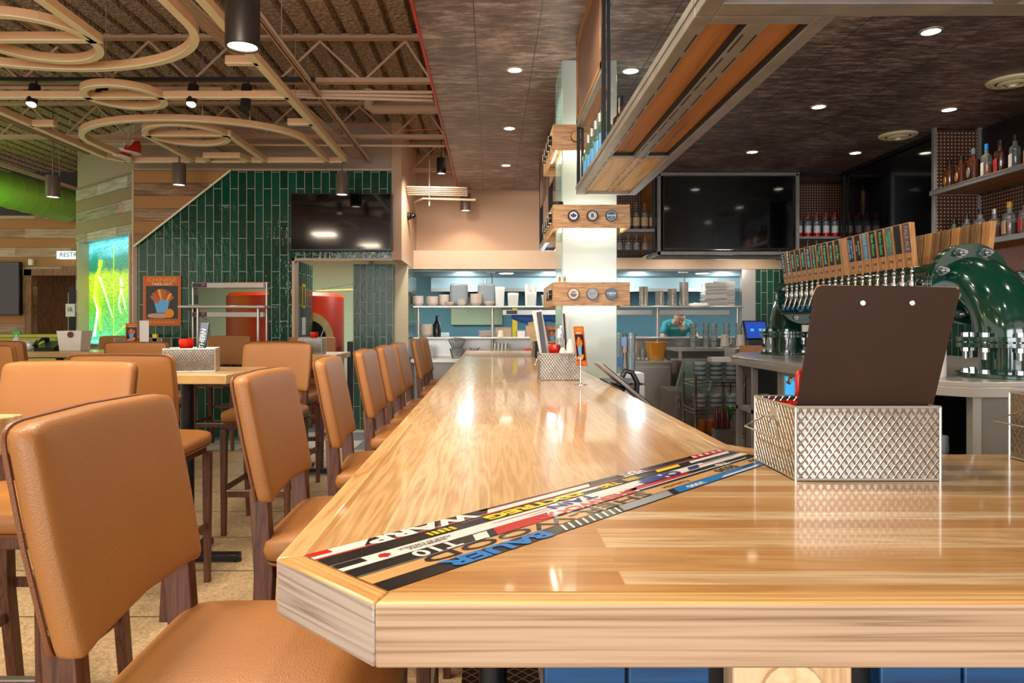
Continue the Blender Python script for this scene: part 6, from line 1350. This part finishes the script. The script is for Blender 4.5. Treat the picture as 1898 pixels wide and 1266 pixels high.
tag(MB().lathe([(.045, 0), (.033, .09), (0, .09)], (.13, YI-.1, 1.19), 18).build('paper_cup', 'white_plastic'), 'white upturned cup before the cartons', 'cup')
tag(MB().box(.36, YI-.06, 1.19, .46, YI+.0, 1.27).build('card_holder', 'paper'), 'small white card holder right of the pass post', 'card')
for k, x in enumerate((.56, .84, 1.25)): tub(x, .17, .15, 'cardboard', ['tan tub left', 'tan tub middle', 'tan tub near the column'][k] + ' on the lower pass shelf', y=YI+.02, z=1.19)
tag(MB().sq((.66, 10.06, 1.45), (.38, .05, .07), .7, .7, fn=lambda a, b, c: (a, b, c+.3*math.sin(5*a))).box(.66, 10.04, 1.18, .78, 10.08, 1.45).build('blue_sheet', 'blue_roll'), 'crumpled blue plastic sheet behind the lower pass shelf', 'plastic sheet')
# counter items
t = thing('cutlery_holder', 'clear holder bristling with dark handled knives on the pass counter', 'cutlery holder', (-.45, 9.45, .91)); MB().lathe([(.07, 0), (.10, .13), (.095, .13), (.065, .005), (0, .005)], (-.45, 9.45, .91), 18).build('tub', 'smoke_glass', t)
for k in range(12): a = -1.1+.2*k; MB().bar((-.45+.02*math.sin(a), 9.45+.03*math.cos(3*k), .94), (-.45+.13*math.sin(a), 9.45+.03*math.cos(3*k), 1.13+.06*math.cos(a)), .016, .01).build('knife_handle', 'k_black', t)
t = thing('cutlery_tray', 'round steel tray with scattered cutlery right of the knife holder', 'tray', (-.2, 9.4, .91)); MB().lathe([(.15, 0), (.16, .06), (.155, .06), (.14, .006), (0, .006)], (-.22, 9.42, .91), 24).build('tray', 'stainless', t)
for k in range(9): a = k*.7; MB().bar((-.22+.1*math.cos(a), 9.42+.08*math.sin(a), .95), (-.22+.07*math.cos(a+2), 9.42+.05*math.sin(a+2), 1.05), .010, .004).build('cutlery', 'chrome', t)
t = thing('wire_basket', 'small basket of rolled cutlery beside the orange tub', 'basket', (-.0, 9.5, .91)); MB().box(.0, 9.42, 1.0-.09, .24, 9.6, 1.04).build('basket', 'smoke_glass', t)
for k in range(9): MB().cyl((.02+.024*k, 9.5, .95), (.03+.024*k, 9.5, 1.11), .009, n=8).build('cutlery_roll', 'white_plastic' if k % 2 else 'stainless_dark', t)
tub(.55, .20, .11, 'clear_glass', 'tub of orange food with a red lid on the pass counter', 'orange_food', lidm='oven_red', y=9.5, z=.91)
tub(.30, .16, .06, 'frost_plastic', 'low clear tub left of the orange tub', y=9.5, z=.91); tub(.80, .16, .06, 'frost_plastic', 'low clear tub of wrapped mints right of the orange tub', 'paper', y=9.5, z=.91)
for k in range(5): tag(MB().lathe([(.035, 0), (.045, .05), (.042, .05), (0, .01)], (-.83, 9.4, .91+.032*k), 16).build('stacked_cup', 'bowl_white'), '%s white cup in the pile behind the farthest stools' % ['bottom', 'second', 'middle', 'fourth', 'top'][k], 'cup', 'cups behind the farthest stools')
# fridge top
pb = thing('cup_stack', 'left pink paper cup stack on the fridge right of the column', 'cup stack', (1.62, 8.6, .93), 0, 'pink cup stacks'); MB().lathe([(.036, 0), (.045, .05), (.036, .22), (.03, .235), (0, .24)], (1.62, 8.6, .93), 16).build('cups', 'pink_cup', pb)
dup(pb, (1.73, 8.6, .93), 0, 'right pink paper cup stack on the fridge right of the column', 'pink cup stacks')
tag(MB().lathe([(.035, 0), (.038, .13), (.036, .13), (.03, .006), (0, .006)], (1.83, 8.6, .93), 18).build('glass_cup', 'smoke_glass'), 'clear glass left of the orange bucket', 'glass')
tag(MB().lathe([(.09, 0), (.125, .21), (.13, .21), (.13, .225), (.12, .225), (.085, .006), (0, .006)], (1.99, 8.6, .93), 28).build('orange_bucket', 'orange_plastic'), 'translucent orange bucket on the fridge right of the column', 'bucket')
MW = [(2.62, 'clear'), (2.78, 'clear')]
mug = thing('beer_mug', 'x', 'mug', (0, 0, 0), 0, 'handled mugs on the raised shelf')
MB().lathe([(.04, 0), (.055, .02), (.045, .17), (.042, .17), (.035, .01), (0, .01)], (0, 0, 0), 18).build('cup', 'bowl_white', mug); MB().tube([(.045, 0, .14), (.08, 0, .13), (.08, 0, .06), (.05, 0, .04)], .007, 8).build('handle', 'bowl_white', mug)
for k in range(4): dup(mug, (3.02+.2*k, 9.2, 1.06), 0, '%s cream mug from the left on the raised steel shelf' % ORD[k], 'cream mugs on the raised shelf')
for ch in list(mug.children): bpy.data.objects.remove(ch)
bpy.data.objects.remove(mug)
gm = thing('glass_stack', 'leftmost stack of handled glasses on the raised steel shelf', 'glass stack', (2.62, 9.22, 1.06), 0, 'stacked handled glasses')
for k in range(4): MB().lathe([(.035, .0), (.045, .075), (.042, .075), (.033, .005), (0, .005)], (2.62, 9.22, 1.06+.08*k), 16).tube([(2.662, 9.22, 1.12+.08*k), (2.69, 9.22, 1.11+.08*k), (2.69, 9.22, 1.09+.08*k), (2.66, 9.22, 1.08+.08*k)], .004, 6).build('glass', 'smoke_glass', gm)
for k in range(5): dup(gm, (2.62+.165*(k+1), 9.22 if k < 1 else 9.42, 1.06), 0, '%s stack of handled glasses from the left on the raised shelf' % ORD[k+1], 'stacked handled glasses')
# kitchen fittings
t = thing('exhaust_hood', 'long steel exhaust hood high in the kitchen', 'hood', (1.0, 11.6, 2.1)); MB().box(-.95, 11.3, 1.93, 4.2, 12.5, 2.6).build('hood_body', 'hood_steel', t); MB().box(-.95, 11.28, 1.88, 4.2, 11.34, 1.93).build('hood_lip', 'stainless_dark', t)
for x in (-.1, 1.2, 2.4, 3.6): MB().box(x, 11.285, 1.93, x+.02, 11.30, 2.6).build('hood_seam', 'stainless', t)
t = thing('prep_counter', 'stainless prep counter across the kitchen', 'counter', (1.0, 11.2, 0)); MB().box(-.9, 10.9, 1.0, 1.4, 11.5, 1.05).build('counter_top', 'stainless', t); MB().box(-.9, 10.95, 0, 1.4, 11.45, 1.0).build('counter_base', 'stainless_dark', t)
for k, (x, w_, h_, mt, nm) in enumerate(((-.75, .2, .18, 'frost_plastic', 'clear tub'), (-.38, .12, .06, 'brown_box', 'small tan box'), (-.22, .12, .08, 'brown_box', 'tan square box'), (-.02, .14, .2, 'k_wood', 'cream jug'), (.20, .14, .2, 'k_wood', 'pale yellow jug'), (.55, .3, .22, 'grey_plastic', 'grey machine'))):
    tag(MB().box(x-w_/2, 11.05, 1.05, x+w_/2, 11.25, 1.05+h_).build('kitchen_item', mt, bev=.01), nm + ' on the kitchen prep counter', 'kitchen container', 'things on the prep counter')
tag(MB().box(.36, 11.9, 0, .44, 12.0, 1.86).build('yellow_post', 'yellow_plastic'), 'yellow upright strip in the kitchen', 'post')
tag(MB().box(-.7, 12.52, 1.35, .2, 12.6, 1.84).build('kitchen_window', 'pale_green'), 'pale green hatch in the kitchen wall behind the bowls', 'hatch')
t = thing('ceiling_outlet', 'left white ceiling outlet with hanging black cable over the pass', 'outlet', (.2, 9.98, 2.07), 0, 'ceiling outlets over the pass')
MB().box(-.06, 10.0, 2.085, .06, 10.08, 2.10).build('plate', 'white_plastic', t); MB().tube([(0, 10.04, 2.09), (.02, 10.04, 1.98), (-.01, 10.04, 1.85), (.03, 10.04, 1.70)], .006, 6).build('cable', 'k_black', t)
t.location = (0, 10.04, 2.085)
for ch in t.children: ch.data.transform(Matrix.Translation((.2-0.0, -.06, -.015)))
dup(t, (2.71, 10.04, 2.085), 0, 'right white ceiling outlet with hanging black cable over the pass', 'ceiling outlets over the pass')
for k, x in enumerate((.22, 3.05)): 
    d = thing('recessed_light', ['round light in the soffit over the pass, left of the column', 'round light in the soffit over the pass, right of the column'][k], 'ceiling light', (x, 10.25, 2.09), 0, 'round lights over the pass'); MB().cyl((x, 10.25, 2.092), (x, 10.25, 2.10), .11, n=28).build('trim_ring', 'white_plastic', d); MB().cyl((x, 10.25, 2.09), (x, 10.25, 2.093), .10, n=28).build('lamp_disc', 'lamp_disc', d)
    spot('pass_spot', (x, 10.25, 2.08), 25, NEUT, 130)
# cook bending over the far counter
pr = thing('person', 'cook in a teal shirt with dark hair bending down in the kitchen', 'person', (2.86, 11.0, 0))
def skin(name, chain, mat, par, edges=None):
    me = bpy.data.meshes.new(name); inv = wm(par).inverted(); me.from_pydata([tuple(inv @ Vector(c[:3])) for c in chain], edges, [])
    me.materials.append(M(mat)); o = bpy.data.objects.new(name, me); C.objects.link(o); o.parent = par
    o.modifiers.new('skin', 'SKIN'); 
    sv = me.skin_vertices[0].data
    for i, c in enumerate(chain): sv[i].radius = (c[3], c[4] if len(c) > 4 else c[3])
    sv[0].use_root = True
    s_ = o.modifiers.new('sub', 'SUBSURF'); s_.levels = 2; s_.render_levels = 2; return o
px, py = 2.86, 11.0
body = [(px, py+.10, .92, .15, .11), (px, py+.07, 1.08, .13, .10), (px, py-.02, 1.24, .15, .11), (px-.02, py-.12, 1.36, .14, .10), (px-.03, py-.20, 1.42, .055), (px-.03, py-.25, 1.47, .06),
        (px-.19, py-.12, 1.35, .06), (px-.26, py-.18, 1.15, .045), (px-.15, py-.36, 1.05, .035), (px-.11, py-.43, 1.04, .03), (px+.17, py-.10, 1.36, .06), (px+.27, py-.16, 1.16, .045), (px+.16, py-.35, 1.05, .035), (px+.12, py-.42, 1.04, .03),
        (px-.10, py+.10, .85, .09), (px-.12, py+.06, .48, .065), (px-.12, py+.10, .06, .045), (px-.12, py-.06, .03, .04), (px+.10, py+.10, .85, .09), (px+.12, py+.06, .48, .065), (px+.12, py+.10, .06, .045), (px+.12, py-.06, .03, .04)]
ed = [(0,1),(1,2),(2,3),(3,4),(4,5),(3,6),(6,7),(7,8),(8,9),(3,10),(10,11),(11,12),(12,13),(0,14),(14,15),(15,16),(16,17),(0,18),(18,19),(19,20),(20,21)]
bd = skin('body', body, 'skin', pr, ed)
skin('shirt', [(px, py+.10, .90, .165, .125), (px, py+.07, 1.08, .15, .115), (px, py-.02, 1.24, .165, .125), (px-.02, py-.12, 1.355, .15, .11), (px-.19, py-.12, 1.35, .075), (px-.25, py-.17, 1.19, .06), (px+.17, py-.10, 1.36, .075), (px+.26, py-.15, 1.20, .06), (px-.025, py-.175, 1.40, .075)], 'teal_shirt', pr, [(0,1),(1,2),(2,3),(3,4),(4,5),(3,6),(6,7),(3,8)])
skin('trousers', [(px, py+.10, .92, .16, .12), (px-.10, py+.10, .82, .105), (px-.12, py+.06, .48, .08), (px-.12, py+.10, .09, .065), (px+.10, py+.10, .82, .105), (px+.12, py+.06, .48, .08), (px+.12, py+.10, .09, .065)], 'k_black', pr, [(0,1),(1,2),(2,3),(0,4),(4,5),(5,6)])
hm = Matrix.Translation((px-.03, py-.31, 1.47)) @ Matrix.Rotation(math.radians(38), 4, 'X')
hd = MB(hm).sq((0, 0, 0), (.078, .095, .115), .9, .9, fn=lambda a, b, c: (a*(1-.22*max(0, -c)), b*(1-.10*max(0, -c)) - (.10*math.exp(-((c+.15)**2)*60-(a*a)*40) if b < 0 else 0), c)).build('head', 'skin', pr)
MB(hm).sq((0, .012, .022), (.085, .098, .108), .9, .9, fn=lambda a, b, c: (a, b if b > -.55 or c > .45 else -.55, max(c, -.25 if b > .1 else .35))).build('hair', 'hair', pr)
for s_ in (-1, 1): MB(hm).sq((s_*.030, -.088, .01), (.013, .006, .008), 1, 1, 12, 6).build('eye', 'k_white', hd); MB(hm).cyl((s_*.03, -.093, .01), (s_*.03, -.096, .01), .006, n=10).build('pupil', 'k_black', hd); MB(hm).sq((s_*.079, .0, -.005), (.008, .02, .03), 1, 1, 12, 6).build('ear', 'skin', hd); MB(hm).bar((s_*.018, -.094, .03), (s_*.045, -.088, .03), .004, .006).build('eyebrow', 'hair', hd)
MB(hm).sq((0, -.104, -.018), (.011, .016, .022), .9, .9, 12, 6).build('nose', 'skin', hd); MB(hm).sq((0, -.090, -.058), (.022, .006, .006), .9, .9, 12, 6).build('mouth', 'k_maroon', hd)
for s_ in (-1, 1):
    hx, hy, hz = px+s_*.12, py-.43, 1.035
    for f_ in range(5):
        a = (f_-2)*.22; ln = (.05, .07, .08, .075, .06)[f_] if f_ else .05
        skin('finger', [(hx+.012*(f_-2), hy, hz, .011), (hx+.016*(f_-2)+.2*a*.1, hy-ln*.5, hz-.004, .009), (hx+.019*(f_-2), hy-ln, hz-.018, .007)], 'skin', pr, [(0,1),(1,2)])
lettering('WESTERN', .05, 'k_white', frame((px-.02, py-.235, 1.30), (1, 0, 0), (0, -.35, 1)), pr, 'shirt_lettering', sx=1.1)
# soffit downlights and round air diffusers
n_ = 0
names = {}
def down(x, y, label, power=26, r_=.055, col=(1, .86, .68)):
    d = thing('recessed_light', label, 'ceiling light', (x, y, 3.2), 0, 'round downlights in the dark bar ceiling')
    MB().lathe([(r_*.86, 3.218), (r_*.88, 3.212), (r_*1.12, 3.214), (r_*1.16, 3.2195), (r_*.86, 3.2195)], (x, y, 0), 32, close=True).build('trim_ring', 'stainless', d)
    MB().cyl((x, y, 3.214), (x, y, 3.219), r_*.88, n=28).build('lamp_disc', 'lamp_disc', d)
    spot('downlight', (x, y, 3.205), power, col, 140, .7, .04)
for k, y in enumerate((2.08, 3.63, 5.18, 6.73, 8.30)):
    down(.175, y, '%s round downlight from the camera in the row above the long bar' % ORD[k], 48)
for x, y, l in ((1.02, 5.2, 'round downlight just right of the black hanger post'), (1.02, 3.6, 'round downlight above the hanging shelf'), (2.79, 6.06, 'round downlight above the far end of the tap row'), (2.81, 7.66, 'round downlight nearest the big bar screen'), (3.94, 7.7, 'round downlight close to the screen corner'),
                (3.95, 6.14, 'round downlight between the two air diffusers'), (2.78, 4.5, 'large bright round downlight at the upper right'), (2.8, 2.9, 'round downlight above the near bar right'), (1.3, 1.9, 'round downlight above the near bar'), (3.95, 4.5, 'round downlight above the liquor shelf')):
    down(x, y, l, 34, .062)
for k, (x, y) in enumerate(((3.99, 6.98), (3.97, 5.42))):
    d = thing('air_diffuser', ['round pale air diffuser near the side screen', 'round pale air diffuser at the right edge above the bottles'][k], 'air diffuser', (x, y, 3.18), 0, 'round air diffusers')
    MB().lathe([(.11, 3.215), (.13, 3.195), (.165, 3.205), (.175, 3.2195), (.11, 3.2195)], (x, y, 0), 36, close=True).build('outer_ring', 'rink_face', d)
    MB().lathe([(.055, 3.20), (.075, 3.185), (.10, 3.195), (.10, 3.202), (.06, 3.206)], (x, y, 0), 32, close=True).build('middle_ring', 'rink_face', d)
    MB().lathe([(0, 3.165), (.025, 3.167), (.028, 3.182), (.05, 3.19), (.05, 3.197), (0, 3.2)], (x, y, 0), 28).build('centre_cone', 'rink_face', d); MB().cyl((x, y, 3.205), (x, y, 3.2195), .11, n=30).build('dark_throat', 'lamp_black', d)
